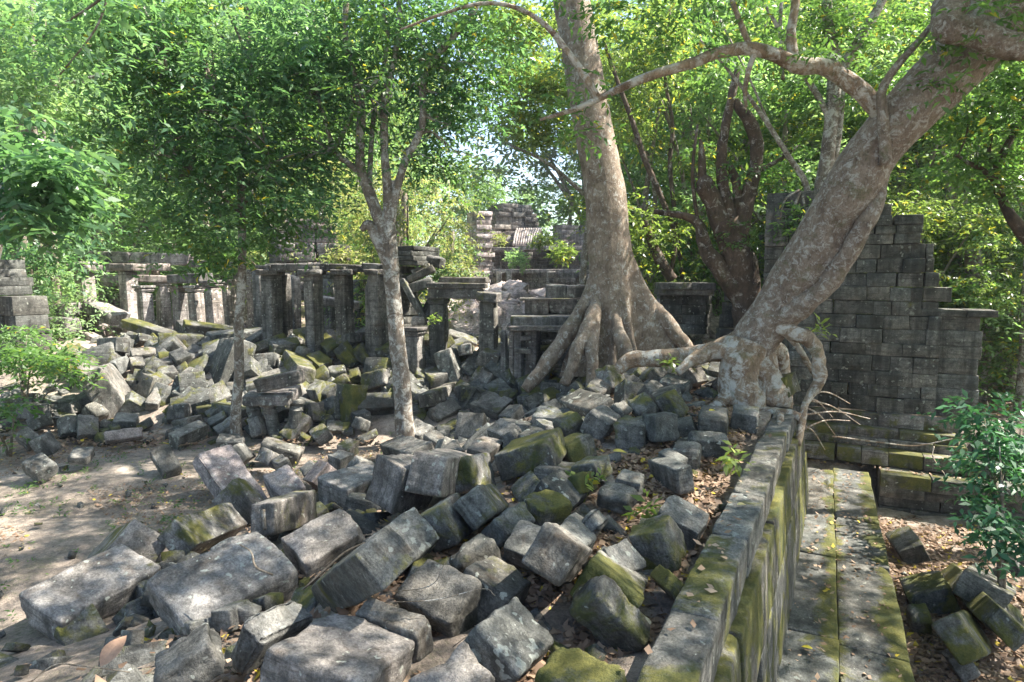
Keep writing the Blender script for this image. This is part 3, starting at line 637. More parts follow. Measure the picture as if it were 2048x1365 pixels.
# left colonnade
c0=at(300,690,18); col1=empty('ruined_colonnade',(c0[0],c0[1],1.1),'roofless colonnade of pale square pillars with a few lintels beyond the rubble at left','ruin')
PL=[(168,525,690,33,17.5,0,.03),(255,530,695,33,18,0,.02),(289,572,700,28,17.2,0,.03),(360,572,700,29,17.6,0,.03),(392,572,706,29,17.2,0,.03),(427,562,712,31,16.8,.0,.05),
(194,533,640,22,21,0,0),(212,600,660,17,22.5,0,0),(228,590,660,17,22,0,0),(324,562,668,26,20,0,0),(455,560,690,30,20,0,.05),(104,560,640,26,23,0,0),(508,540,668,30,19,0,.02),(480,545,680,22,22,0,.02),(240,600,660,16,23,0,0)]
for (px,t,b,wp,Y,lx,ly) in PL:
    A=at(px,t,Y); B=at(px,b,Y); w_=wp*Y/F*.78
    pillar(col1,A[0],Y,B[2]-.3,A[2],w_,YAW+rg.normal()*.05,(lx,-ly),True,moss=.05,bri=.74+rg.uniform(-.08,.1),lic=.75,grey=.55)
beam(col1,V3(at(150,515,21)),V3(at(268,516,20.8)),.40,.5,bri=.62,grey=.2)
beam(col1,V3(at(270,516,20.8)),V3(at(384,521,20.6)),.38,.5,bri=.66,grey=.2)
beam(col1,V3(at(148,536,17.5)),V3(at(192,537,17.5)),.18,.6,bri=.5,grey=.5,name='capstone')
beam(col1,V3(at(232,535,18)),V3(at(280,535,18)),.2,.6,bri=.5,grey=.5,name='capstone')
beam(col1,V3(at(268,557,18.5)),V3(at(346,559,18.8)),.2,.45,bri=.66,grey=.5)
beam(col1,V3(at(345,559,17.5)),V3(at(413,556,17.2)),.26,.5,bri=.4,grey=.6)
beam(col1,V3(at(384,527,20)),V3(at(470,532,20)),.25,.5,bri=.6,grey=.4)
for (px,py,wp,hp,Y) in [(205,535,34,18,20.5),(300,540,26,22,20),(225,562,30,22,20.6),(318,535,34,14,19.8)]:
    a=at(px-wp/2,py,Y); b=at(px+wp/2,py,Y); beam(col1,V3(a),V3(b),hp*Y/F,.45,bri=.7,grey=.4,name='capstone',N=5)
# left edge building remnant
c0=at(30,700,14.5); lft=empty('ruined_corner_pier',(c0[0],c0[1],c0[2]),'dark stacked stone pier with stepped top at the far left edge','ruin')
def stack(parent,pxc,wpx,ytop,ybot,Y,courses,yaw=YAW,dep=.7,bri=.4,moss=.15,lic=.4,grey=1.,jit=.03,name='stone_block',taper=None,wide=.55):
    """a pier built of courses; every course of one or more blocks"""
    T=at(pxc,ytop,Y); B=at(pxc,ybot,Y); hh=(T[2]-B[2])/courses; pl=parent.location; W=wpx*Y/F
    for i in range(courses):
        ww=W*(taper(i/(max(1,courses-1))) if taper else 1.)*(1+rg.uniform(-.03,.03)); n=max(1,int(round(ww/wide))); e=ww/n
        for k in range(n):
            d=(round(e-.012,2),round(dep*(.9+.2*rg.rand()),2),round(hh-.006,2)); 
            o=link(name,smallblock(d,rg.randint(99),N=3),None,parent,(moss,bri+rg.uniform(-.08,.08),lic,grey))
            off=-ww/2+e*(k+.5)
            o.location=(T[0]+off*math.cos(yaw)+rg.uniform(-jit,jit)-pl[0],Y+off*math.sin(yaw)+rg.uniform(-jit,jit)-pl[1],B[2]+hh*(i+.5)-pl[2]); o.rotation_euler=(0,0,yaw+rg.normal()*.03)
stack(lft,38,82,592,740,14.5,4,bri=.24,lic=.5,jit=.02); stack(lft,8,64,520,590,14.6,4,bri=.28,lic=.5,taper=lambda t:1.05-.3*t)
# ------------------------------------------------------------------ central gallery
c0=at(650,700,14.5); gal=empty('central_gallery_ruin',(c0[0],c0[1],1.),'gallery of mossy square pillars carrying one long lintel, between the two thin trees','ruin')
for (px,t,b,wp,Y,cap,br,ms) in [(541,532,690,36,14.6,True,.5,.3),(570,548,690,20,14.9,False,.28,.2),(625,533,700,33,14.3,True,.42,.35),(687,535,705,34,14.3,True,.42,.35),(753,538,722,44,13.9,False,.45,.3),
  (586,552,680,24,16.2,False,.62,.0),(657,545,640,26,17.5,True,.6,0),(715,560,650,26,17.5,True,.4,0),(519,540,670,26,16.5,False,.6,.0)]:
    A=at(px,t,Y); B=at(px,b,Y); pillar(gal,A[0],Y,B[2]-.3,A[2],wp*Y/F*.8,YAW+rg.normal()*.04,(0,rg.normal()*.01),cap,moss=ms,bri=br,lic=.45,grey=.85)
beam(gal,V3(at(530,536,14.6)),V3(at(640,535,14.5)),.17,.55,bri=.4,moss=.3,N=10)
beam(gal,V3(at(641,535,14.5)),V3(at(735,538,14.3)),.17,.55,bri=.36,moss=.3,N=10)
beam(gal,V3(at(734,536,14.2)),V3(at(772,538,14.1)),.2,.6,bri=.5,moss=.3,N=6,name='capstone')
beam(gal,V3(at(671,506,15)),V3(at(697,506,15)),.36,.4,bri=.5,moss=.15,N=6,name='stone_block',grey=.6)
# bracket capitals under the lintel
for (px,Y) in ((625,14.25),(687,14.25),(753,13.9),(541,14.55)):
    a=at(px-22,545,Y); b=at(px+22,545,Y); beam(gal,V3(a),V3(b),.13,.5,bri=.36,moss=.4,N=6,name='bracket')
# vaulted chamber behind
c0=at(612,600,19); vlt=empty('vaulted_chamber_ruin',(c0[0],c0[1],1.),'pale rounded stone vault standing behind the central gallery','ruin')
stack(vlt,614,112,488,600,19,6,yaw=.25,bri=.64,grey=.45,lic=.6,dep=1.6); stack(vlt,616,112,442,488,19.2,5,yaw=.25,bri=.66,grey=.25,lic=.6,dep=1.4,taper=lambda t:1.-.42*t**2.2); stack(vlt,568,26,455,540,18.6,7,bri=.4,dep=.9,lic=.4)
# piled slabs right of the forked tree
c0=at(830,600,14); pil=empty('collapsed_roof_corner',(c0[0],c0[1],1.),'dark corner of stacked cornice slabs half collapsed, right behind the forked tree','ruin')
stack(pil,829,68,494,532,14.2,4,bri=.36,moss=.35,dep=1.,taper=lambda t:1.05-.2*t,wide=.7); stack(pil,806,30,532,680,14.3,9,bri=.38,moss=.35,dep=.6)
for (a,b,hh,br) in [((818,560,13.9),(868,537,13.9),.16,.4),((822,578,13.8),(864,562,13.8),.2,.4),((826,546,14.),(862,532,14),.13,.4),((806,560,13.7),(850,640,13.7),.13,.5),((868,598,14.),(838,650,13.8),.12,.42),((855,520,14.2),(886,528,14.1),.22,.42)]:
    beam(pil,V3(at(*a)),V3(at(*b)),hh,.4,name='fallen_slab',bri=br,moss=.3,N=6,grey=.9)
beam(pil,V3(at(826,642,13.6)),V3(at(852,642,13.6)),.2,.35,name='stone_block',bri=.55,moss=.4,N=5)
A=at(830,655,13.3); pillar(pil,A[0],13.3,at(830,755,13.3)[2]-.2,A[2],.30,YAW,(0,0),True,moss=.3,bri=.45)
# doorway
c0=at(920,700,14); dr=empty('stone_doorway',(c0[0],c0[1],1.),'free standing mossy doorway of two square pillars and stacked lintels framing a pale rubble heap','ruin')
for (px,t,b,wp,Y) in ((877,592,722,36,13.8),(977,586,735,38,13.6)): A=at(px,t,Y); pillar(dr,A[0],Y,at(px,b,Y)[2]-.25,A[2],wp*Y/F*.82,YAW*.5,(0,0),True,moss=.35,bri=.42,lic=.5,grey=.95)
beam(dr,V3(at(860,586,13.8)),V3(at(966,588,13.7)),.22,.5,bri=.44,moss=.4,N=10); beam(dr,V3(at(858,571,13.8)),V3(at(975,572,13.7)),.12,.62,bri=.34,moss=.45,N=10,name='cornice'); beam(dr,V3(at(880,560,13.9)),V3(at(976,561,13.8)),.13,.5,bri=.36,moss=.45,N=10,name='cornice')
beam(dr,V3(at(957,592,13.5)),V3(at(998,596,13.4)),.2,.45,bri=.36,moss=.35,N=8,name='bracket')
# buried hall left of the big tree
c0=at(1080,690,13); hall=empty('half_buried_hall',(c0[0],c0[1],1.),'low half buried hall with stepped dark roof slabs beside the buttressed tree','ruin')
beam(hall,V3(at(1022,645,13.2)),V3(at(1170,644,13.2)),.30,1.,bri=.38,moss=.35,N=10,name='roof_slab'); beam(hall,V3(at(1014,654,13.0)),V3(at(1172,653,13.)),.1,1.05,bri=.3,moss=.2,N=10,name='cornice')
for (a,b,hh) in [((1050,613,13.6),(1095,613,13.6),.33),((1096,613,13.6),(1170,613,13.6),.33),((1092,584,13.9),(1130,584,13.9),.30),((1131,584,13.9),(1170,584,13.9),.30)]: beam(hall,V3(at(*a)),V3(at(*b)),hh,.7,bri=.36,moss=.25,N=6,name='roof_slab',lic=.6)
beam(hall,V3(at(1040,598,13.6)),V3(at(1165,599,13.6)),.05,.8,bri=.4,moss=.5,N=6,name='cornice')
for (px,wp,br) in ((1024,10,.6),(1038,16,.4),(1066,24,.3),(1008,12,.4)): A=at(px,660,12.9); pillar(hall,A[0],12.9,at(px,765,12.9)[2],A[2],wp*12.9/F,YAW,(0,0),False,bri=br,moss=.1,grey=.6)
stack(hall,1100,110,662,770,14.2,5,bri=.25,dep=.4)
beam(hall,V3(at(1040,677,12.85)),V3(at(1062,677,12.85)),.1,.3,bri=.55,N=5,name='fallen_slab'); beam(hall,V3(at(1030,700,12.85)),V3(at(1062,702,12.85)),.09,.3,bri=.5,N=5,name='fallen_slab')
# small ruin right of the tree
c0=at(1370,620,15.3); sm=empty('low_cornice_ruin',(c0[0],c0[1],1.),'low ruin with moulded mossy cornice between the buttressed tree and the dark stump tree','ruin')
stack(sm,1372,92,590,665,15.5,4,bri=.38,moss=.2,dep=.9,lic=.55)
for (a,b,hh,d) in [((1312,584,15.2),(1378,584,15.1),.14,1.1),((1379,584,15.1),(1424,585,15),.14,1.1),((1314,572,15.2),(1377,572,15.1),.16,1.25),((1380,572,15.1),(1426,573,15),.17,1.25)]: beam(sm,V3(at(*a)),V3(at(*b)),hh,d,name='cornice',bri=.38,moss=.55,N=6)
# ------------------------------------------------------------------ far temple
def ribs(parent,x0,x1,y0,y1,Y,n,yaw,dep=1.6):
    """corbelled roof with rounded stone ribs, each rib a part"""
    for k in range(n):
        f=(k+.5)/n; px=x0+(x1-x0)*f; A=at(px+4,y0,Y+dep); B=at(px-4,y1,Y); r=(x1-x0)/n*.5*Y/F*.95
        pl=parent.location; P_=[(A[0]-pl[0],A[1]-pl[1],A[2]-pl[2],r),((A[0]+B[0])/2-pl[0],(A[1]+B[1])/2-.25-pl[1],(A[2]+B[2])/2+.12-pl[2],r),(B[0]-pl[0],B[1]-pl[1],B[2]-pl[2],r)]
        tubes('roof_rib',[P_],STONE,parent,segs=6,n=3,rough=.03,color=(0.,.78,.3,.35))
c0=at(1020,560,36); twr=empty('far_temple_tower',(c0[0],c0[1],.8),'sunlit pale temple tower ruin with ribbed stone roof, seen through the gap beyond the doorway','ruin')
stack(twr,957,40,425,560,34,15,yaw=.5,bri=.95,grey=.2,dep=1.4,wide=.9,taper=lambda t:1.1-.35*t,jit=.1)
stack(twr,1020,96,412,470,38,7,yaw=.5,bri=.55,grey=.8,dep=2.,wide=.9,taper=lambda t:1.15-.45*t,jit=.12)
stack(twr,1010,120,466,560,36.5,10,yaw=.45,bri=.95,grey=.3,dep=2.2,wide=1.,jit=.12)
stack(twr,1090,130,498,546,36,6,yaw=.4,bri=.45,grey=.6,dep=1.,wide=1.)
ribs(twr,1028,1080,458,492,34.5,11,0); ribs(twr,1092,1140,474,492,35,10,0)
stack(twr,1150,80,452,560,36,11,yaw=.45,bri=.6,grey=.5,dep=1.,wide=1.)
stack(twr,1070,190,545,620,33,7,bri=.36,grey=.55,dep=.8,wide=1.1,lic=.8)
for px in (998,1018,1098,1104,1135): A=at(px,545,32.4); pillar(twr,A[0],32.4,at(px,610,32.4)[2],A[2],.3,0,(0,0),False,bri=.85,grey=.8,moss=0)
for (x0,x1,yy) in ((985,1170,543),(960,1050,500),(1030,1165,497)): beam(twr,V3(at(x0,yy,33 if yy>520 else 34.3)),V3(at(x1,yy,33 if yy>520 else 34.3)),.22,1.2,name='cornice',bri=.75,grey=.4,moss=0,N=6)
c0=at(1420,540,30); fw=empty('far_gallery_ruin',(c0[0],c0[1],.8),'long purplish gallery wall with a ribbed roof far behind the stump tree','ruin')
stack(fw,1300,60,523,600,27,6,bri=.5,grey=.4,dep=.8,wide=.9); ribs(fw,1276,1316,498,524,26.5,9,0)
stack(fw,1395,150,500,545,31,5,bri=.34,grey=.8,dep=.8,wide=1.); stack(fw,1420,260,545,590,26,4,bri=.62,grey=.1,dep=.9,wide=1.)
stack(fw,1550,60,470,600,20,11,bri=.36,grey=1,dep=.6,wide=.7,moss=.25)
for (a,b) in (((1395,560,22),(1432,540,22)),((1425,552,21.5),(1440,575,21.5)),((1360,566,22),(1400,548,22.3))): beam(fw,V3(at(*a)),V3(at(*b)),.5,.9,name='fallen_slab',bri=.62,grey=.15,moss=0,N=6)
# low dark wall beyond the gate wall at far right
c0=at(2010,690,19); rw=empty('far_terrace_wall',(c0[0],c0[1],0.),'low brown terrace wall beyond the gate wall among the right hand trees','wall')
stack(rw,2030,160,655,740,19,8,bri=.5,grey=.6,dep=1.,wide=.9,moss=.1,taper=lambda t:1.-.25*t); stack(rw,2060,80,660,740,17.5,6,bri=.45,grey=.6,dep=.8,wide=.8)
# boulders by it
# ================================================================== FALLEN BLOCKS (fitted to the place one by one)
KC={'':(.24,.44,.4,.92),'L':(.08,.55,.45,.75),'l':(.1,.6,.4,.8),'m':(.5,.40,.4,1.),'M':(.85,.42,.3,1.),'y':(.62,.58,.3,.8),'s':(.25,.42,.95,1.),'b':(.12,.50,.25,1.),'p':(.05,.52,.3,.25),'g':(.3,.44,.5,1.)}
ADJ={'':'grey','L':'pale sun-bleached','m':'dark grey, partly mossy','M':'thickly moss-covered','y':'yellow-mossed','s':'lichen-spotted grey','b':'smooth blue-grey','p':'pinkish sandstone','g':'grooved grey'}
LMK=[("the speckled slim tree's foot",(472,850)),("the forked tree's foot",(808,850)),("the pair of long sliding slabs",(215,770)),("the propped slab on stubby posts",(560,790)),("the buttressed tree",(1190,735)),("the roots of the leaning tree",(1480,790)),
("the free standing doorway",(925,700)),("the gallery's pillars",(665,700)),("the left colonnade",(300,690)),("the big pinkish slab",(470,950)),("the tall squared block by the sunlit one",(800,950)),("the moss-sided ridge block",(1255,1215)),("the mossy parapet, near end",(1400,1180)),
("the far end of the mossy parapet",(1500,870)),("the open clearing's back edge",(180,900)),("the thicket at left",(60,780)),("the square block standing in the hollow",(1267,850)),("the overhanging moss-faced block",(1048,925)),("the large lichen-spotted tilted block",(806,1080)),("the pit under the plinth",(1880,1150)),("the half buried hall",(1040,760))]
HAND={
'a1':'broad pale slab lying nearest the clearing, dappled with sun, squared front corner','a2':'dark pointed block behind the broad pale slab, yellow moss on its inner face','b0':'long dark block with rounded shoulder between clearing and largest sunlit block',
'b1':'largest pale squared block, rough pitted side and sunlit flat top, near the lower left','b2':'low broken block wedged under the right side of the largest sunlit block','b3':'thin slab on edge poking up at the bottom, in front of the largest sunlit block',
'c0':'cracked sunlit block with bright crystalline top between largest block and lichen-spotted one','c1':'large tilted block with round grey lichen spots all over its face','f0':'upright block with mossy left side just right of the lichen-spotted tilted block',
'c3':'dark low block tucked under the mossy-sided upright block','c4':'wide blue-grey slab with a patch of sun and dry twigs, mid foreground','c5':'narrow dark block strewn with dry leaves behind the smooth round-cornered slab','c6':'big smooth round-cornered slab at the bottom centre, blotched with sun',
'c7':'rounded moss-bellied block with a dry root across it, left of the lichen-spotted block','c8':'pale block cut by the bottom edge beside the yellow leaf','d1':'large flat block with scattered white lichen, right of the yellow leaf',
'd2':'ridge-topped block with bright green-yellow right side beside the near end of the parapet','d3':'long mossy block lying just behind the ridge-topped one','d4':'thin dark slab standing on edge behind the ridge-topped block','d5':'flat rectangular pale blue slab with a few green leaves lying on it',
'd6':'flat blue-grey slab behind the pale rectangular one, half sunk in leaves','d7':'small rounded blue-grey slab sunk in leaf litter beside the parapet fill','i8':'dark peaked block with mossy right face, leaning against the parapet','d9':'small lichened block squeezed between peaked block and long mossy block',
'd10':'little moss-green stone right against the parapet below the peaked block','d11':'moss-and-leaf-covered block at the bottom, in front of the ridge-topped block','d12':'sunlit worn slab with dry leaves right of the wide blue-grey slab',
'f1':'tall squared block with sunlit streaked right face, left one of three in a row','f2':'middle of three tall squared blocks in a row, with white lichen dots','f3':'right-hand one of three tall squared blocks in a row, greenish front',
'f4':'dark rounded block with yellow moss corner, right of the row of three','f5':'big overhanging block with green moss across its front, in the middle of the heap','g3':'moss-faced round-cornered block right of the big overhanging one','g4':'square block standing upright in the hollow, pale top edge',
'g5':'block with mossy right edge touching the upright square one','g6':'dark tilted block behind the upright square one, with a sharp crest','g12':'block with sun-striped mossy face below the buttressed tree','g17':'steep block with yellow-green moss band below the leaning tree roots',
'g14':'flat blue-grey block with yellow leaf in front of the long surface root','g26':'layered flaky slab lying in leaf litter in mid fill','g27':'smooth pale blue hexagon-like slab lying in the leaf litter','i1':'flat slab against the parapet with one yellow leaf','i23':'flat block topped by a yellow leaf near the bulbous root','i24':'low dark kerb-like slab below the block with the yellow leaf',
'h1':'long carved slab sliding down the left heap, the upper of a pair','h2':'long narrow slab parallel to and right of the big sliding slab','h5':'ribbed roof stone with fine grooves on the left heap','h6':'neat rectangular pinkish slab on the clearing\'s back edge','h7':'trapezoid block standing left of the neat pinkish slab',
'h15':'large block lying alone at the left edge of the clearing','h16':'thin diamond-shaped slab lying in front of the left heap','e17':'long lichen-crusted beam end at the clearing\'s right back corner','h18':'grey slab leaning down towards the clearing in front of the long beam',
'e1':'big pinkish slab tilted like a table, dappled with sun, left of centre','e2':'rounded pale block with yellow moss in front of the big pinkish slab','e3':'smaller pinkish tilted slab right of the big one','e4':'block with a golden moss patch between the pinkish slab and the tall squared block',
'e12':'tall mossy block standing on end right of the propped slab','e13':'dark tilted rectangular block leaning under the propped slab','e7':'long low block with two joints lying behind the big pinkish slab','m1':'long mossy beam lying in front of the gallery\'s left pillars','m7':'long grey beam resting above the propped slab',
'm17':'ribbed leaning slab beside the speckled slim tree','m11':'carved block with scroll relief left of the forked tree','m12':'wide moulded base stone just left of the forked tree\'s foot','m13':'slanting broken post standing below the doorway','m14':'dark shiny tilted block right of the slanting post',
'j2':'big triangular slab leaning in the pit at right','j4':'mossy wedge block at the foot of the walkway in the pit','j1':'moss-topped block against the walkway edge in the pit','j8':'root-covered boulder at the head of the pit'}
ORD=['nearest','second nearest','third nearest','fourth nearest','fifth nearest','sixth nearest','seventh nearest','eighth nearest','ninth nearest','tenth nearest','eleventh nearest','twelfth nearest','thirteenth nearest','fourteenth nearest','fifteenth nearest','sixteenth nearest','seventeenth nearest','eighteenth nearest','nineteenth nearest','twentieth nearest','twenty-first nearest','twenty-second nearest','twenty-third nearest','twenty-fourth nearest']
def topx(c):
    x,y_,z_=c[0],c[1],c[2]-CAMZ; zz=y_*cp-z_*sp; return CX+F*x/zz, CY-F*(y_*sp+z_*cp)/zz
auto=[]     # (object, adjective, noun, px)
fitted=[]
for i,(n,c,r,d,k) in enumerate(BLOCKS):
    d=list(d); E_=Euler(r).to_matrix(); c=Vector(c)
    want=.26 if c.y<8 else .22
    if n in('d5','d6','g27','i1','g28','h16'): want=.15
    if d[2]<want: nd=want; c=c-E_.col[2]*(nd-d[2])*.5; d[2]=nd
    kc=list(KC[k[0] if k else '']); 
    if len(k)>1: kc[0]=.6
    kc[1]+=random.Random(i).uniform(-.05,.05)
    big=max(d)*F/c.y
    N=18 if big>130 else (10 if big>55 else 6)
    me=stone_mesh(d,N,300+i,rough=.008,rnd=random.Random(i*3).choice([.012,.018,.026,.036]),chips=4,warp=.03,groove=.085 if k=='g' else 0)
    o=link('fallen_block',me,STONE,None,kc); o.location=c; o.rotation_euler=Euler(r)
    o.rotation_euler=Euler(r)
    o['category']='stone block'; o['group']='fallen sandstone blocks'
    fitted.append((c.x,c.y,c.z,max(d)/2))
    if n in HAND: o['label']=HAND[n]
    else: auto.append((o,ADJ[k[0] if k else '']+' fallen block',topx(c)))
# filler rubble
rf=random.Random(77)
FM=[]
for s in range(14):
    dd=(rf.uniform(.3,.62),rf.uniform(.24,.42),rf.uniform(.18,.34)); me=stone_mesh(dd,6,900+s,rough=.009,rnd=.02,chips=4,warp=.05); me.materials.append(STONE); FM.append((me,dd))
FP=[]
for s in range(10):
    dd=(rf.uniform(.45,1.1),rf.uniform(.35,.6),rf.uniform(.25,.5)); me=stone_mesh(dd,5,960+s,rough=.009,rnd=.02,chips=4,warp=.05); me.materials.append(STONE); FP.append((me,dd))
placed=list(fitted)
def fill(n,fn,color,noun,set_=FM,sink=.02,sep=.34,tilt=.45,grp='small rubble blocks',zf=None,near=.75):
    k=0;tries=0
    while k<n and tries<n*90:
        tries+=1; x,y=fn(); px,py=topx((x,y,H(x,y)+.2))
        if px<-60 or px>2110 or py>1440: continue
        z=(zf(x,y) if zf else H(x,y))+.10-sink
        if any((x-a)**2+(y-b)**2<(sep if r is None else max(sep*.8,r*near))**2 for a,b,_,r in placed): continue
        me,dd=set_[rf.randrange(len(set_))]
        o=link('fallen_block',me,None,None,color(px)); o.location=(x,y,z+rf.uniform(-.04,.10)); o.rotation_euler=(rf.gauss(0,tilt),rf.gauss(0,tilt),rf.uniform(0,6.28))
        o['category']='stone block'; o['group']=grp; auto.append((o,noun(o.color),topx(o.location))); placed.append((x,y,z,None)); k+=1
def nn(c): return ('thickly moss-covered' if c[0]>.6 else 'partly mossy' if c[0]>.42 else 'pale grey' if c[1]>.56 else 'dark grey')+' small rubble stone'
def cA(px): 
    m=rf.choice([.15,.3,.5,.7,.85]) if px>420 else rf.choice([.05,.2,.3]); return (m,rf.uniform(.32,.48),rf.uniform(.2,.8),.95)
FB=[]
for s in range(8):
    dd=(rf.uniform(.95,1.6),rf.uniform(.3,.45),rf.uniform(.22,.34)); me=stone_mesh(dd,8,990+s,rough=.009,rnd=.02,chips=4,warp=.03); me.materials.append(STONE); FB.append((me,dd))
fill(20,lambda:(rf.uniform(-9.3,1.),rf.uniform(11.6,15.8)),lambda px:(rf.choice([.2,.5,.75]),rf.uniform(.34,.46),rf.uniform(.3,.8),.9),lambda c:('moss-covered' if c[0]>.6 else 'partly mossy' if c[0]>.42 else 'grey')+' long fallen beam',FB,sink=-.16,sep=.5,tilt=.22,grp='long fallen beams')
fill(42,lambda:(lambda u,y:(u+.5*y,y))(rf.uniform(-6.6,-1.2),rf.uniform(4.6,11.5)),lambda px:(rf.choice([.1,.2,.4,.5]),rf.uniform(.36,.48),rf.uniform(.3,.8),.95),nn,near=1.05,sink=.1)
fill(56,lambda:(rf.uniform(-9.6,2.4),rf.uniform(11.4,17.0)),cA,nn,sep=.36)
fill(10,lambda:(lambda a,y:(a,y))(rf.uniform(1.5,5.5),rf.uniform(10.,14.5)),cA,nn)
# stones past the count: one joined mass of small rubble
def heapz(x,y): 
    px,py=topx((x,y,1.)); return 1.+.85*math.exp(-((px-1020)/70)**2)*S((y-18)/7.)+.25*S((y-19)/5.)
MASS={'rubble':([],[],[0]),'pale':([],[],[0])}
def mass(which,n,fn,size,zf=None,tilt=.6,flat=(.6,1.),lift=.02,shrink=.85,dz=0.):
    Vs,Qs,o=MASS[which]; rnp=np.random.RandomState(n)
    for k in range(n):
        x,y=fn(); px,py=topx((x,y,H(x,y)+.2))
        if px<-80 or px>2130 or py>1460: continue
        if any((x-a)**2+(y-b)**2<(r*shrink+.05)**2 for a,b,_,r in fitted): continue
        s=rf.uniform(*size); d=(s,s*rf.uniform(.5,.95),s*rf.uniform(.35,.75)); V,Q=stone_verts(d,3,rf.randrange(40),rough=.01,rnd=.02,chips=4,warp=.08,edge=.8)
        M=np.array(Euler((rf.gauss(0,tilt),rf.gauss(0,tilt),rf.uniform(0,6.28))).to_matrix()); z=(zf(x,y) if zf else H(x,y))+s*.22+dz+lift*rf.uniform(-1,3)
        Vs.append(V@M.T+[x,y,z]); Qs.append(Q+o[0]); o[0]+=len(V)
mass('rubble',230,lambda:(lambda u,y:(u+.5*y,y))(rf.uniform(-6.2,-1.),rf.uniform(2.0,9.)),(.22,.42),lift=.0,shrink=.7,dz=-.13)
mass('rubble',260,lambda:(lambda u,y:(u+.5*y,y))(rf.uniform(-6.6,-1.),rf.uniform(2.2,11.)),(.08,.26))
mass('rubble',620,lambda:(rf.uniform(-10.5,3.),rf.uniform(10.9,16.6)),(.12,.38),dz=-.03)
mass('rubble',230,lambda:(rf.uniform(-10,2.),rf.uniform(11.8,14.3)),(.35,.75),dz=-.08)
mass('rubble',130,lambda:(rf.uniform(1.,6.),rf.uniform(9.5,15.)),(.1,.4))
mass('rubble',160,lambda:(lambda u,y:(u+.5*y,y))(rf.uniform(-12,-6.4),rf.uniform(3.5,11.5)),(.03,.10))
mass('rubble',50,lambda:(lambda u,y:(u+.5*y,y))(rf.uniform(1.1,3.5),rf.uniform(5,9.5)),(.08,.25))
mass('pale',90,lambda:(rf.uniform(-14.5,-7.5),rf.uniform(16,21)),(.15,.45),tilt=.3,lift=.0)
mass('pale',330,lambda:(lambda px,y:((px-1024)/1250*y,y))(rf.uniform(880,1110),rf.uniform(18.,28)),(.35,1.),zf=heapz)
mass('pale',90,lambda:(lambda px,y:((px-1024)/1250*y,y))(rf.uniform(1290,1480),rf.uniform(17,25)),(.4,1.1),zf=lambda x,y:1.1+.5*S((y-17)/6))
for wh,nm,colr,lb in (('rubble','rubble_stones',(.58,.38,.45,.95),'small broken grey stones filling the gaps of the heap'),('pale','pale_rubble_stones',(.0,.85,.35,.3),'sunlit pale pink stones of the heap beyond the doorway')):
    Vs,Qs,o=MASS[wh]; ob=link(nm,mesh_np(nm,np.vstack(Vs),np.vstack(Qs)),STONE,None,colr); tag(ob,lb,'rubble',kind='stuff')
# mound body under the pale heap
def heapbody():
    xs=np.linspace(-3.6,2.4,26); ys=np.linspace(17.5,30,28); X,Y_=np.meshgrid(xs,ys,indexing='ij'); Z=np.array([[heapz(a,b)-.12 for b in ys] for a in xs]); Z=Z+sines(np.stack([X.ravel(),Y_.ravel(),0*X.ravel()],1),.16,4,8).reshape(X.shape)
    Z[0]=Z[-1]=.6; Z[:,0]=.6; Z[:,-1]=.6
    I=np.arange(X.size).reshape(X.shape); Q=np.stack([I[:-1,:-1].ravel(),I[1:,:-1].ravel(),I[1:,1:].ravel(),I[:-1,1:].ravel()],1)
    o=link('stone_rubble_mound',mesh_np('m',np.stack([X.ravel(),Y_.ravel(),Z.ravel()],1),Q),STONE,None,(.0,.62,.3,.35)); tag(o,kind='structure')
heapbody()
# labels by nearest landmark
by={}
for o,noun,(px,py) in auto:
    if (o.location.y>17.5 and px>860): lm=("the pale heap's foot" if px<1200 else "the far gallery's fallen slabs",(1000,650) if px<1200 else (1400,560))
    else: lm=min(LMK,key=lambda l:(l[1][0]-px)**2+((l[1][1]-py)*1.3)**2)
    by.setdefault((lm[0],noun),[]).append((math.hypot(lm[1][0]-px,lm[1][1]-py),o))
for (lm,noun),L in by.items():
    L.sort(key=lambda t:t[0])
    for i,(dd,o) in enumerate(L):
        o['label']=(noun+', the one ' if len(L)==1 else noun+', '+(ORD[i] if i<len(ORD) else 'one of the farthest')+' ')+('by ' if len(L)==1 else 'to ')+lm
        if i>=len(ORD): o['group']='far rubble stones'
# propped slab on stubby posts (reads as one little table)
pr=empty('propped_slab',tuple(at(560,830,11.3)),'thick stone slab carried like a table by three turned baluster posts in the rubble','slab','propped stones')
pl=pr.location
beam(pr,V3(at(500,792,11.2)),V3(at(592,790,11.2)),.19,.75,name='slab_top',moss=.35,bri=.55,lic=.8,N=10,roll=.1)
for (px,b,lean) in ((512,872,18),(545,885,16),(590,868,-6)):
    A=at(px-lean*.6,800,11.15); B=at(px+lean*.5,b,11.1); P_=[]
    for f,rr in ((0,.15),(.1,.15),(.14,.11),(.25,.115),(.3,.135),(.34,.115),(.7,.12),(.85,.125),(1,.14)): q=A+(B-A)*f; P_.append((q[0]-pl[0],q[1]-pl[1],q[2]-pl[2],rr))
    tubes('baluster',[P_],STONE,pr,segs=12,n=3,rough=.02,color=(.2,.5,.4,1.))
o=beam(None,V3(at(515,772,10.9)),V3(at(605,752,10.9)),.24,.3,name='fallen_block',moss=.4,bri=.48,N=8)
tag(o,'grey beam lying across the top of the propped slab','stone block','fallen sandstone blocks')
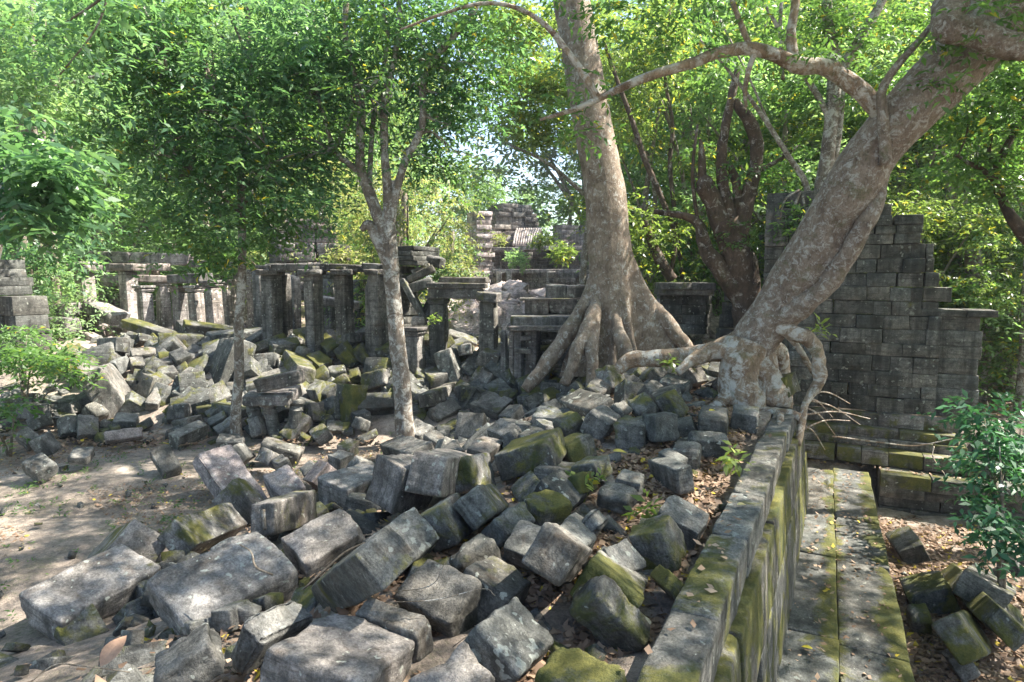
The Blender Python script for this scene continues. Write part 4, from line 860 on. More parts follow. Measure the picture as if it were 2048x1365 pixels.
# fallen beams in the colonnade
for (a,b,hh,l) in [((80,628,17),(150,618,17),.34,'pale flat slab tilted left of the first colonnade pillar'),((186,614,17.5),(242,640,17.2),.32,'broken lintel slanting down between the first two colonnade pillars'),((105,650,16.5),(148,652,16.5),.42,'square pale stone with mossy side left of the first pillar'),((640,600,16),(720,612,16),.2,'pale lintel piece lying inside the gallery between its pillars')]:
    o=beam(None,V3(at(*a)),V3(at(*b)),hh,.6,name='fallen_block',moss=.2,bri=.6,grey=.6,N=6); tag(o,l,'stone block','fallen sandstone blocks')
# ================================================================== TREES
def tree(name,base,label,group=None,cat='tree'): return empty(name,base,label,cat,group)
def trunk_buttress(name,axis,lobes,mat,parent,segs=110,rough=.05,seed=3):
    """axis rows x,y,z,r (relative). lobes: (angle, reach, width, height)"""
    Q=catmull(axis,7); X=Q[:,:3]; r=Q[:,3]; th=np.arange(segs)*2*math.pi/segs; V=[]; z0=X[0,2]
    for i in range(len(X)):
        t=X[i,2]-z0; rr=np.full(segs,r[i])
        for (a,re,wd,hh) in lobes:
            g=max(0,1-t/hh)**(1.25 if re>.6 else 2.)*re; da=(th-a+math.pi)%(2*math.pi)-math.pi
            rr=rr+g*np.exp(-(np.abs(da)/(wd))**1.5)
        # shallow flutes carried up the stem
            rr=rr+r[i]*.10*np.exp(-(da/.28)**2)*math.exp(-t/4.)
        V.append(np.stack([X[i,0]+rr*np.cos(th),X[i,1]+rr*np.sin(th),np.full(segs,X[i,2])],1))
    V=np.array(V).reshape(-1,3); cc=np.repeat(X,segs,0); s=sines(V,rough*.5,3.,seed)+sines(V,rough*.4,8.,seed+1); 
    V[:,:2]+=(V[:,:2]-cc[:,:2])*s[:,None]
    m=len(X); a=np.arange(segs); b=(a+1)%segs
    Qd=np.vstack([np.stack([i*segs+a,i*segs+b,(i+1)*segs+b,(i+1)*segs+a],1) for i in range(m-1)])
    return link(name,mesh_np(name,V,Qd),mat,parent)
rl=random.Random(11)
def br(t,px): return pxpath(px,t.location)
# ---- big buttressed tree
b1=at(1215,735,12.2); t1=tree('buttressed_tree',tuple(b1),'huge pale tree with flaring buttress roots standing on the ruin, middle of the scene')
ax=br(t1,[(1228,748,12.2,88),(1226,690,12.2,86),(1222,620,12.2,84),(1220,540,12.2,82),(1214,450,12.2,80),(1207,370,12.2,77),(1192,290,12.2,74),(1176,200,12.2,74),(1160,100,12.2,70),(1143,0,12.2,70),(1128,-90,12.2,66),(1110,-260,12.2,60),(1100,-420,12.2,50)])
trunk_buttress('trunk',ax,[(math.radians(-16),1.1,.17,2.5),(math.radians(10),.7,.25,2.2),(math.radians(-62),.42,.25,2.2),(math.radians(-100),.35,.2,1.7),(math.radians(-135),.35,.2,1.4),(math.radians(196),.7,.2,1.9),(math.radians(120),.7,.25,2.2),(math.radians(60),.7,.25,2.2)],BARK_PALE,t1)
for P_ in ([(1190,540,12.2,16),(1172,600,12.1,26),(1140,660,11.9,34),(1110,705,11.8,32),(1080,745,11.6,28),(1050,780,11.5,20)],
           [(1200,530,12.15,14),(1194,600,11.95,22),(1178,655,11.5,34),(1158,690,11.3,28),(1146,730,11.2,25),(1128,770,11.1,20)],
           [(1198,540,12.15,14),(1190,610,11.9,22),(1184,680,11.4,30),(1184,735,11.2,26),(1180,785,11.1,20)],
           [(1270,540,12.3,14),(1292,590,12.2,20),(1325,635,12.,30),(1362,680,11.8,26),(1385,705,11.7,16)],
           [(1222,560,12.15,14),(1229,630,11.85,22),(1246,690,11.4,30),(1262,730,11.3,22)]):
    tubes('root',[br(t1,P_)],BARK_PALE,t1,segs=18,rough=.15,seed=rl.randrange(99))
tubes('limb',[br(t1,[(1105,-300,12.2,36),(1300,-420,11.5,26),(1500,-500,10.,16)]),br(t1,[(1100,-350,12.2,36),(900,-430,11.,24),(700,-500,9,14)]),br(t1,[(1100,-400,12.2,30),(1110,-600,8.5,20)])],BARK_PALE,t1)
for (px,py,w_) in ((1060,745,26),(1075,758,20),(1100,755,14)):
    pass
# ---- leaning tree
b2=at(1490,800,9.1); t2=tree('leaning_tree',tuple(b2),'massive leaning tree with blotched reddish bark and bulbous roots gripping the end of the parapet')
ax=br(t2,[(2210,-250,7.3,156),(2130,-150,7.4,150),(2065,-60,7.5,142),(2005,10,7.7,134),(1955,80,7.8,126),(1888,150,7.95,112),(1812,230,8.1,102),(1742,310,8.3,98),(1700,380,8.4,100),(1662,450,8.6,106),(1616,530,8.8,106),(1568,600,9.,98),(1523,660,9.1,90),(1500,705,9.1,82),(1494,740,9.1,82)])
tubes('trunk',[ax],BARK_RED,t2,segs=64,n=10,rough=.06,seed=4)
RT=[([(1500,690,9.0,80),(1483,730,8.95,78),(1478,770,8.9,84),(1490,805,8.85,92),(1508,828,8.85,60)],BARK_ROOT),
([(1505,700,9.1,70),(1530,740,9.,60),(1545,785,8.9,64),(1552,815,8.85,46)],BARK_ROOT),
([(1540,650,9.1,60),(1490,680,9.2,56),(1440,700,9.3,46),(1380,712,9.4,40),(1320,716,9.5,34),(1262,722,9.6,30),(1236,742,9.6,20)],BARK_ROOT),
([(1470,700,9.0,30),(1420,705,9.,30),(1380,725,8.95,24),(1355,745,8.9,16)],BARK_ROOT),
([(1470,770,8.9,30),(1445,800,8.75,28),(1420,825,8.7,24),(1395,850,8.6,16)],BARK_ROOT),
([(1768,350,8.25,20),(1752,405,8.2,30),(1724,460,8.2,36),(1688,520,8.35,38),(1642,580,8.5,42),(1590,622,8.7,44),(1540,640,8.9,46),(1515,670,9.,40)],BARK_RED),
([(1545,645,8.9,34),(1590,665,8.7,30),(1622,682,8.6,30),(1636,712,8.6,26),(1640,750,8.6,26),(1628,785,8.6,20)],BARK_ROOT),
([(1628,780,8.6,20),(1610,812,8.5,14),(1602,850,8.4,16),(1596,890,8.2,12)],BARK_ROOT),
([(1500,825,8.8,30),(1540,825,8.6,24),(1575,828,8.5,22),(1600,835,8.4,16)],BARK_ROOT),
([(1568,660,8.8,16),(1600,700,8.9,12),(1625,745,9.,10)],BARK_ROOT),
([(1520,700,9.3,40),(1550,700,9.5,44),(1560,760,9.6,40),(1570,820,9.6,30)],BARK_ROOT)]
for P_,m in RT: tubes('root',[br(t2,P_)],m,t2,segs=22,rough=.17,seed=rl.randrange(99))
# long flat root laid along the parapet's outer face
pts=[]
for k,(y,z,r) in enumerate([(8.3,1.12,.04),(7.6,1.02,.045),(6.8,.95,.045),(5.8,.88,.04),(5.0,.80,.03),(4.4,.66,.02)]):
    x,yy=uv(-.515+.02*math.sin(k*2.1),y); pts.append((x-b2[0],yy-b2[1],z-b2[2],r))
tubes('root',[pts],BARK_ROOT,t2,segs=12,rough=.22,seed=5)
LB=[([(1775,235,8.1,40),(1745,205,8.1,36),(1700,165,8.1,34),(1650,135,8.1,32),(1600,132,8.1,32),(1555,112,8.1,28),(1500,98,8.1,25),(1440,105,8.1,22),(1380,128,8.1,21),(1300,152,8.1,18),(1230,182,8.1,15),(1160,215,8.1,11),(1080,240,8.1,6)]),
([(1590,135,8.1,20),(1582,70,8.1,18),(1592,0,8.1,16),(1600,-120,8.1,14)]),([(1502,100,8.1,12),(1482,50,8.1,11),(1452,-30,8.1,8)]),
([(1195,195,8.1,13),(1168,150,8.1,14),(1140,110,8.1,12),(1090,50,8.1,10),(1030,15,8.1,8),(960,8,8.1,7),(880,30,8.1,6),(800,60,8.1,4)]),
([(1772,330,7.95,24),(1766,240,7.9,20),(1765,180,7.9,16),(1800,125,7.9,15),(1838,82,7.9,13),(1872,38,7.9,8)]),
([(1900,10,7.5,60),(1895,55,7.3,52),(1945,62,7.2,50),(1995,85,7.1,50),(2060,95,7.,46),(2180,60,6.9,40)]),
([(1510,105,8.1,12),(1495,150,8.1,10),(1490,190,8.1,8),(1493,215,8.1,5)])]
for P_ in LB: tubes('branch',[br(t2,P_)],BARK_ROOT if len(P_)!=6 else BARK_RED,t2,segs=14,rough=.08,seed=rl.randrange(99))
# ---- forked tree
b3=at(808,858,10.7); t3=tree('forked_tree',tuple(b3),'slender forked tree with four rising stems standing in the rubble left of the buttressed tree')
Y=10.7
tubes('trunk',[br(t3,[(812,880,Y,42),(808,840,Y,38),(803,760,Y,35),(795,690,Y,33),(787,600,Y,31),(781,530,Y,32),(778,480,Y,34),(776,445,Y,28)])],BARK_GREY,t3,segs=22,seed=2)
ST=[[(776,520,Y,34),(755,478,Y,30),(738,450,Y,24),(722,460,Y,14)],[(778,480,Y,34),(755,430,Y,30),(738,385,Y,27),(722,340,Y,23),(720,280,Y,22),(722,215,Y,20),(705,140,Y,16),(690,60,Y,14),(700,-60,Y,12)],
[(776,450,Y,30),(776,390,Y,24),(770,320,Y,20),(768,250,Y,19),(772,185,Y,18),(790,110,Y,14),(800,0,Y,12),(790,-120,Y,10)],
[(778,455,Y,28),(790,390,Y,22),(812,320,Y,18),(838,270,Y,17),(846,230,Y,17),(845,180,Y,16),(860,130,Y,16),(905,75,Y,16),(950,20,Y,13),(990,-60,Y,9)],
[(730,355,Y,17),(700,330,Y,15),(668,300,Y,13),(650,240,Y,10),(636,195,Y,8),(620,120,Y,6)],[(668,300,Y,12),(690,260,Y,10),(715,210,Y,9),(760,150,Y,10),(775,80,Y,9),(765,10,Y,7)],[(738,380,Y+.1,14),(742,300,Y+.2,12),(748,220,Y+.3,11)]]
for P_ in ST: tubes('stem',[br(t3,[(q[0],q[1],q[2],q[3]*.82) for q in P_])],BARK_GREY,t3,segs=14,rough=.06,seed=rl.randrange(99))
# ---- slim tree
b4=at(474,868,10.5); t4=tree('slim_tree',tuple(b4),'slim straight tree with pale speckled bark in front of the left gallery pillars')
tubes('trunk',[br(t4,[(474,885,10.5,26),(471,830,10.5,21),(478,750,10.5,19),(478,650,10.5,18),(484,560,10.5,16),(484,460,10.5,15),(482,350,10.5,13),(488,250,10.5,12),(500,150,10.5,10),(496,50,10.5,8),(500,-50,10.5,6)])],BARK_GREY,t4,segs=16,rough=.05)
tubes('branch',[br(t4,[(484,430,10.5,7),(440,390,10.3,6),(380,350,10.,4),(330,330,9.8,3)]),br(t4,[(484,380,10.5,7),(540,330,10.4,5),(610,300,10.2,3)]),br(t4,[(488,250,10.5,7),(420,190,10.,5),(330,140,9.5,3)])],BARK_GREY,t4,segs=8)
# ---- dark stump tree
b5=at(1492,660,14); t5=tree('dark_stump_tree',tuple(b5),'dark reddish multi-stemmed tree with broken upturned stubs behind the leaning trunk'); Y=14
tubes('trunk',[br(t5,[(1500,700,Y,56),(1496,640,Y,50),(1490,580,Y,58),(1480,530,Y,60),(1466,480,Y,54),(1452,440,Y,50)])],BARK_DARK,t5,segs=26,rough=.14,seed=8)
for P_ in ([(1466,490,Y,44),(1440,440,Y,42),(1425,400,Y,38),(1408,368,Y,36),(1398,360,Y,18)],[(1408,380,Y,18),(1404,330,Y,15),(1402,290,Y,9),(1400,278,Y,4)],[(1474,490,Y,42),(1485,430,Y,36),(1500,375,Y,30),(1512,330,Y,26),(1512,280,Y,24),(1495,238,Y,24),(1478,215,Y,18),(1470,200,Y,12)],
 [(1462,440,Y,30),(1448,380,Y,22),(1442,320,Y,20),(1450,260,Y,18),(1462,200,Y,16),(1475,140,Y,12)],[(1478,420,Y,22),(1474,370,Y,18),(1460,335,Y,14),(1448,325,Y,8)],
 [(1490,610,Y,40),(1460,565,Y,38),(1425,520,Y,34),(1406,480,Y,26),(1398,450,Y,20),(1375,435,Y,16),(1340,428,Y,12),(1308,424,Y,9)],
 [(1520,340,Y,10),(1560,320,Y,8),(1600,290,Y,5)],[(1395,445,Y,8),(1385,350,Y,7),(1395,250,Y,5)]):
    tubes('stem',[br(t5,P_)],BARK_DARK,t5,segs=14,rough=.14,seed=rl.randrange(99))
# ---- grey multi-stem tree on the broken tower
b6=at(1625,480,13.2); t6=tree('grey_multistem_tree',tuple(b6),'tall grey tree with several slim stems rooted on the broken tower behind the leaning trunk'); Y=13.2
for P_ in ([(1625,560,Y,60),(1630,480,Y,52),(1642,400,Y,44),(1652,330,Y,38),(1662,250,Y,36),(1668,180,Y,36),(1668,110,Y,30),(1655,30,Y,26),(1650,-80,Y,22)],[(1668,190,Y,30),(1690,130,Y,26),(1725,70,Y,26),(1765,0,Y,22),(1800,-80,Y,18)],
 [(1665,340,Y,20),(1672,290,Y,24),(1680,220,Y,22),(1688,130,Y,16)],[(1672,290,Y,18),(1650,220,Y,16),(1610,150,Y,16),(1570,80,Y,12),(1530,10,Y,8)],
 [(1618,400,Y,16),(1608,360,Y,16),(1575,310,Y,14),(1530,240,Y,12),(1480,170,Y,9),(1430,110,Y,6),(1400,80,Y,5)],[(1600,350,Y,8),(1540,250,Y,7),(1500,160,Y,6),(1440,40,Y,5)],[(1566,160,Y,10),(1560,60,Y,10),(1565,-20,Y,9)],
 [(1600,385,Y-.2,7),(1585,430,Y-.2,7),(1592,470,Y-.3,6),(1575,520,Y-.4,5)],[(1598,380,Y-.2,6),(1570,400,Y-.3,6),(1560,440,Y-.3,4)],[(1605,390,Y-.2,6),(1610,430,Y-.3,6),(1600,500,Y-.4,4)]):
    tubes('stem',[br(t6,[(q[0],q[1],q[2],q[3]*.72) for q in P_])],BARK_GREY,t6,segs=14,rough=.06,seed=rl.randrange(99))
# ---- saplings between the trees
SAP=[([(1345,560,15.5,22),(1320,520,15.5,22),(1298,470,15.5,18),(1290,440,15.5,10)],BARK_DARK,'short stump of a leaning brown tree just right of the buttressed trunk'),
([(1330,600,16,8),(1350,480,16,9),(1320,390,16,11),(1290,320,16,12),(1260,230,16,10),(1230,150,16,8),(1200,60,16,6)],BARK_DARK,'thin dark sapling curving up to the left beside the buttressed trunk'),
([(1365,560,17,8),(1350,430,17,9),(1340,330,17,9),(1345,250,17,8),(1330,150,17,6),(1340,20,17,5)],BARK_DARK,'thin wavy sapling between the buttressed trunk and the stump tree'),
([(1380,500,18,8),(1370,380,18,8),(1340,250,18,8),(1300,160,18,7),(1250,80,18,6)],BARK_FAR,'slender sapling leaning left behind the wavy one'),
([(1300,520,18,8),(1310,400,18,9),(1295,310,18,8),(1250,260,18,6),(1240,180,18,5)],BARK_FAR,'slim forked sapling closest behind the buttressed trunk')]
for P_,m,lb in SAP:
    b=at(P_[0][0],P_[0][1],P_[0][2]); t=tree('sapling',tuple(b),lb,'saplings'); tubes('stem',[br(t,P_)],m,t,segs=10,seed=rl.randrange(99))
    foliage('crown',[tuple(at(P_[-1][0]+rl.uniform(-40,60),P_[-1][1]+rl.uniform(-40,60),P_[0][2]+rl.uniform(-.5,.5))) for _ in range(7)],[(.55,.55,.4)]*7,22,9,.13,.45,LEAF_BRIGHT,rl.randrange(999),t,t.location)
# ---- pale tree far left and the tree at the right edge
b7=at(-30,620,14); t7=tree('pale_barked_tree',tuple(b7),'pale sunlit tree trunk rising through leaves near the left edge'); 
for P_ in ([(-40,650,14,30),(-10,480,14,28),(20,360,14,28),(45,275,14,26),(62,215,14,24),(95,185,14,18),(118,140,14,12),(130,60,14,8)],[(62,215,14,12),(70,120,14,10),(60,40,14,8),(80,-40,14,6)],[(100,180,14,10),(150,165,14,8),(210,148,14,5)]): tubes('stem',[br(t7,P_)],BARK_GREY,t7,segs=14,seed=rl.randrange(99))
b8=at(2230,760,9.5); t8=tree('twisting_tree',tuple(b8),'dark twisting branches reaching in from the right edge')
for P_ in ([(2230,800,9.5,60),(2160,600,9.5,44),(2050,470,9.4,26),(2020,430,9.4,20),(2000,390,9.4,18),(1990,350,9.4,16),(2010,300,9.4,13),(2040,240,9.4,11),(2050,180,9.4,8)],[(1992,365,9.4,12),(1965,340,9.4,9),(1935,325,9.4,8),(1910,310,9.4,6)],[(1985,330,9.4,8),(1978,300,9.4,7),(1985,270,9.4,6)],[(1915,315,9.4,4),(1935,260,9.4,4),(1930,200,9.4,3)]): tubes('branch',[br(t8,P_)],BARK_DARK,t8,segs=12,rough=.1,seed=rl.randrange(99))
b9=at(2045,800,15); t9=tree('thin_trunk_tree',tuple(b9),'smooth pale trunk cut by the right edge beyond the gate wall'); tubes('trunk',[br(t9,[(2040,830,13,22),(2046,740,13,18),(2052,600,13,16),(2070,300,13,14)])],BARK_GREY,t9)

# ================================================================== CROWNS of the near trees
def pxclusters(L,seed,sub=5):
    """(px,py,Y,spread_px,n): n cluster centres scattered in a patch of real depth"""
    r=random.Random(seed); out=[]
    for (px,py,Y,s,n) in L:
        for _ in range(n):
            a=r.uniform(0,6.28); q=math.sqrt(r.random()); out.append(tuple(at(px+math.cos(a)*q*s,py+math.sin(a)*q*s*.8,Y+r.uniform(-1,1)*s*Y/F*.5)))
    return out
def crown(t,L,n_tw,per,leaf,twig,mat,seed,rad=.34,name='crown',**k):
    c=pxclusters(L,seed); foliage(name,c,[(rad,rad,rad*.7)]*len(c),n_tw,per,leaf,twig,mat,seed,t,t.location,**k)
# forked tree: dark drooping foliage
crown(t3,[(640,60,10.8,110,22),(800,50,11,120,22),(900,130,11,90,14),(900,210,11,70,9),(640,180,10.8,90,16),(560,120,10.2,100,20),(700,230,10.9,60,6),(830,330,11,40,3),(640,330,10.9,60,7),(850,230,11.2,60,8),(930,60,11,80,10),(610,420,11.2,60,6),(560,300,10.8,90,13)],11,8,.13,.5,LEAF_DARK,21,rad=.5)
crown(t4,[(440,60,10.2,130,24),(330,120,9.9,100,18),(420,200,10.1,110,20),(320,240,9.6,70,10),(480,320,10.4,110,20),(390,350,10.1,80,11),(550,390,10.5,55,5),(480,450,10.5,50,5),(410,420,10.3,50,4),(330,395,10.1,50,4),(620,420,10.6,40,2),(280,60,9.6,90,10)],8,8,.13,.5,LEAF_DARK,22,rad=.55)
crown(t4,[(520,470,10.3,40,2),(455,515,10.3,25,2)],14,9,.12,.4,LEAF_MID,23)
crown(t3,[(700,20,10.5,220,16),(930,120,10.8,100,8),(760,300,10.9,90,4),(610,260,10.6,110,8),(880,320,10.9,60,3)],11,9,.12,.5,LEAF_MID,31,rad=.5)
crown(t4,[(215,110,9.9,120,9),(190,20,9.7,90,7),(235,270,10,70,5),(330,60,9.8,150,14),(300,200,9.9,110,10),(470,280,10.2,130,10),(380,420,10.1,110,7),(560,440,10.4,50,2),(250,320,9.6,60,3)],11,9,.12,.5,LEAF_MID,32,rad=.5)
def twigs(t,L,seed,stems):
    """thin limbs that carry the leaf clusters"""
    r=random.Random(seed); P_=[]
    A=[np.array(q) for S_ in stems for q in [at(*w_[:3]) for w_ in S_]]; b=np.array(t.location)
    for c in pxclusters(L,seed):
        c=np.array(c); k=min(A,key=lambda q:np.linalg.norm((q-c)*[1,1,.6]) if q[2]<c[2]+.3 else 99); d=c-k
        if np.linalg.norm(d)<.3 or np.linalg.norm(d)>3.6: continue
        m=k+d*.5+np.array([r.uniform(-.15,.15),r.uniform(-.15,.15),r.uniform(-.05,.25)])
        P_.append([(*(k-b),.03),(*(m-b),.018),(*(c-b),.006)]); 
        for _ in range(2): e=c+np.array([r.uniform(-.5,.5),r.uniform(-.4,.4),r.uniform(-.35,.15)]); P_.append([(*(c-b),.008),(*((c+e)/2-b+[0,0,.04]),.006),(*(e-b),.003)])
    tubes('limb',P_,BARK_GREY,t,segs=8,n=3,rough=.05)
TL3=[(700,60,10.8,200,20),(880,180,10.9,90,12),(620,250,10.7,110,14),(850,300,10.9,60,5)]
TL4=[(330,80,10,150,16),(420,200,10.1,130,18),(330,300,9.9,90,9),(480,380,10.3,80,7)]
twigs(t3,TL3,51,ST); twigs(t4,TL4,52,[[(484,460,10.5),(482,350,10.5),(486,280,10.5),(490,200,10.5),(500,120,10.5),(440,390,10.3),(380,350,10.),(540,330,10.4),(420,190,10.),(330,140,9.5)]])
# leaning tree: sprays along its branches
crown(t2,[(1560,40,8.3,150,7),(1200,60,8.3,160,7),(1950,160,7.6,80,3),(1130,240,8.1,60,2),(1000,50,8.2,90,4),(1990,30,7.2,60,3),(1400,30,8.2,100,4)],12,8,.11,.38,LEAF_MID,24)
crown(t8,[(2010,220,9.4,80,10),(1960,330,9.4,60,5),(2040,350,9.4,60,6),(1900,230,9.4,60,4),(2050,120,9,60,6)],16,8,.12,.38,LEAF_MID,25)
crown(t6,[(1640,60,13.4,110,9),(1760,60,13.4,120,10),(1600,450,13,40,3),(1530,330,14,60,4),(1560,180,13.6,60,4),(1720,160,13.6,60,5)],20,9,.12,.4,LEAF_MID,26)
crown(t5,[(1500,480,13.6,40,3),(1550,380,14.4,60,5),(1420,330,14.5,60,3)],16,8,.12,.35,LEAF_MID,27)
b11=at(1130,640,17); t11=tree('slim_tree',tuple(b11),'slim tree right behind the buttressed trunk spreading yellow-green leaves to its left')
tubes('trunk',[br(t11,[(1160,690,17,16),(1165,560,17,14),(1180,380,17,13),(1150,200,17,11),(1110,60,17,8)]),br(t11,[(1180,400,17,9),(1100,330,16.6,7),(1020,290,16.3,4)]),br(t11,[(1150,200,17,8),(1060,150,16.6,6),(1000,90,16.3,4)])],BARK_FAR,t11,segs=10)
crown(t11,[(1060,60,17,80,12),(1110,150,16.6,70,10),(1040,220,16.4,50,6),(1110,260,16.6,50,7),(1000,30,16.5,60,6),(1030,160,16.4,60,6),(1150,420,16.8,18,1)],22,8,.15,.45,LEAF_BRIGHT,33,rad=.5)
# left edge near leaves (large, glossy)
crown(t7,[(70,330,8.2,80,8),(20,400,8,60,6),(110,380,8.3,50,4),(60,260,8.5,50,3)],12,8,.2,.5,LEAF_DARK,28,wid=.36)
crown(t7,[(80,60,13,120,14),(160,180,14,80,7),(40,180,13.5,80,8)],22,9,.13,.4,LEAF_PALE,29)
# overhanging dark sprays at top left and top middle
b10=at(260,-120,6.5); t10=tree('overhanging_branch',tuple(b10),'dark backlit leafy twigs hanging into the top left corner')
tubes('branch',[br(t10,[(330,-160,6.5,8),(220,-20,6.5,6),(140,40,6.5,4),(60,90,6.6,3)]),br(t10,[(220,-20,6.5,5),(190,60,6.5,4),(120,150,6.6,3)])],BARK_FAR,t10)
crown(t10,[(120,60,6.5,90,6),(200,20,6.5,70,4),(120,140,6.6,40,2)],8,8,.11,.4,LEAF_DARK,30,rad=.25)
# ================================================================== HIGH CANOPY above the frame (unseen crowns of the two great trees, gaps shaped for dappled shade)
def canopy(t,n,xr,yr,zr,seed,mat,holes,leaf=.15,tw=24,ok=None):
    r=random.Random(seed); c=[]
    while len(c)<n:
        x,y,z=r.uniform(*xr),r.uniform(*yr),r.uniform(*zr)
        if (z-1.1-CAMZ)/max(y,.5)<.47 and y>0: continue
        if holes(x,y,z): continue
        c.append((x,y,z))
    foliage('crown',c,[(.62,.62,.35)]*n,tw,9,leaf,.5,mat,seed,t,t.location)
def foot(x,y,z,z0=.8):   # where its shadow falls
    k=(z-z0)/SUN.z; return x-SUN.x*k, y-SUN.y*k
def hl(x,y,z):
    fx,fy=foot(x,y,z); p=np.array([[fx,fy,0.]]); s=float(sines(p,1.,1.7,91,9)[0]+.45*sines(p,1.,3.7,17,7)[0])
    u=fx-.5*fy
    th=.26
    if u<-5.5 and fy<10: th=.62     # the clearing gets more sun
    if 9<fy<16.5 and u>-9: th=-.05
    if fy>17: th=-.5
    return s>th
canopy(t2,360,(.5,16),(-2,16),(7.5,12.),61,LEAF_MID,hl)
# ================================================================== FOREST behind
FOREST={}
def proto(kind,mat,seed,n=34,leaf=.24,tw=24,per=8,hgt=9.,rad=3.6,low=.12):
    r=random.Random(seed); c=[];rr=[]
    for _ in range(n):
        f=r.random(); z=hgt*(low+(1-low)*f**.85); R_=rad*(.45+.75*math.sin(math.pi*min(1,(.18+.8*f))))*r.uniform(.35,1.); a=r.uniform(0,6.28)
        c.append((R_*math.cos(a),R_*math.sin(a),z)); s=r.uniform(.7,1.15); rr.append((s,s,s*.62))
    V,Q=leaves_np(c,rr,tw,per,leaf,.6,seed,droop=.3)
    me=mesh_np('crown',V,Q,smooth=False); me.materials.append(mat)
    P_=[[(0,0,-1.2,.26),(r.uniform(-.2,.2),0,1.5,.2),(r.uniform(-.5,.5),r.uniform(-.3,.3),4.,.15),(r.uniform(-.6,.6),0,hgt*.8,.05)]]
    for k in range(6):
        q=c[r.randrange(n)]; P_.append([(0,0,q[2]*.45,.08),(q[0]*.5,q[1]*.5,q[2]*.75,.05),(q[0],q[1],q[2],.015)])
    o=tubes('trunk',P_,BARK_FAR,segs=8,seed=seed); tm=o.data; bpy.data.objects.remove(o)
    FOREST.setdefault(kind,[]).append((me,tm))
for s in range(3): proto('dark',LEAF_DARK,100+s)
for s in range(3): proto('mid',LEAF_MID,110+s)
for s in range(4): proto('bright',LEAF_BRIGHT,120+s,leaf=.2,n=38)
for s in range(3): proto('pale',LEAF_PALE,130+s)  # distance haze put into a paler leaf colour
for s in range(2): proto('yellow',LEAF_YEL,140+s,leaf=.16,n=34,hgt=5.,rad=2.2)
for s in range(2): proto('bush',LEAF_MID,150+s,hgt=2.6,rad=1.5,n=16,low=.0,leaf=.15)
for s in range(2): proto('palebush',LEAF_PALE,160+s,hgt=2.6,rad=1.7,n=18,low=.0,leaf=.15)
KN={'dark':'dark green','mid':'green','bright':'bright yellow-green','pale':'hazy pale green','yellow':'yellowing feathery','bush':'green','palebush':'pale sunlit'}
flist=[]
def ftree(kind,px,Y,top,base=None,wide=1.,name='forest_tree',x=None):
    """tree standing at depth Y whose top reaches pixel row top"""
    me,tm=FOREST[kind][rl.randrange(len(FOREST[kind]))]
    g=at(px,550,Y); gx=g[0]; gz=base if base is not None else H(gx,Y); tz=at(px,top,Y)[2]
    hp={'yellow':5.,'bush':2.6,'palebush':2.6}.get(kind,9.)+.6
    s=(tz-gz)/hp
    o=bpy.data.objects.new(name,None); C.objects.link(o); o.location=(gx,Y,gz); o.rotation_euler=(0,0,rl.uniform(0,6.28)); o.scale=(s*wide,s*wide,s)
    a=link('crown',me,None,o); b=link('trunk',tm,None,o)
    flist.append([kind,px,Y,o,name]); return o
# (kind, px, depth, top row)
for row in [
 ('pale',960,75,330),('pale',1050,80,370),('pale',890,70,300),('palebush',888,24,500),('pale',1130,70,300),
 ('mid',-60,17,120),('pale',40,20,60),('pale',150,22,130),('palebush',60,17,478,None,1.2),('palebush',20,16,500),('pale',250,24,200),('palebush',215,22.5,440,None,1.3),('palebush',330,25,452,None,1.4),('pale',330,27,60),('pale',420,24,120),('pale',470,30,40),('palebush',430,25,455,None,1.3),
 ('mid',560,22,180),('pale',640,26,220),('pale',700,31,120),('pale',520,34,-40),('mid',660,28,160,None,.8),('yellow',815,18.5,285,None,.72),('yellow',660,20,300,None,.9),('bright',740,30,60,None,.8),('bush',790,17.5,430,None,.9),('bright',765,17,390,None,.5),
 
 ('bright',1300,18,60,None,.7),('mid',1400,19,40,None,.9),('mid',1360,22,-60,None,.6),('bright',1480,22,0),('pale',1560,18,60),('mid',1600,22,-80),('bright',1700,20,0),
 ('bright',1800,17,120),('mid',1900,16,100),('pale',1990,17,60),('bright',2080,15,150),('mid',1880,22,-80),('bright',1760,24,-60),('mid',2000,26,-100),('bright',1840,14.5,330,None,.9),('pale',1930,15,380),('mid',2040,14,430),('bush',1960,14.5,560,None,1.3),('mid',2100,19,-60),('bush',1900,16,560,None,1.2),('bush',2010,16.5,600),
 ('bush',1350,27,470,None,1.),('bush',1450,24,430,None,1.2),('palebush',1440,19,520,None,.7),('bush',1540,21,450,None,1.),
 ('mid',-120,26,-60),('pale',80,30,-80),('pale',190,36,-60),('pale',330,38,-120),('mid',620,38,-160,None,.8),('mid',600,44,-80,None,.8),
 ('bright',1620,34,-160),('mid',1700,36,-160),('dark',1840,36,-160),('mid',1980,38,-160),('mid',2120,30,-200),('mid',1500,44,-100),('bright',1620,28,100),('dark',100,17,-60,None,.7),
]:
    ftree(row[0],row[1],row[2],row[3],row[4] if len(row)>4 else None,row[5] if len(row)>5 else 1.,'forest_tree' if 'bush' not in row[0] else 'forest_shrub')
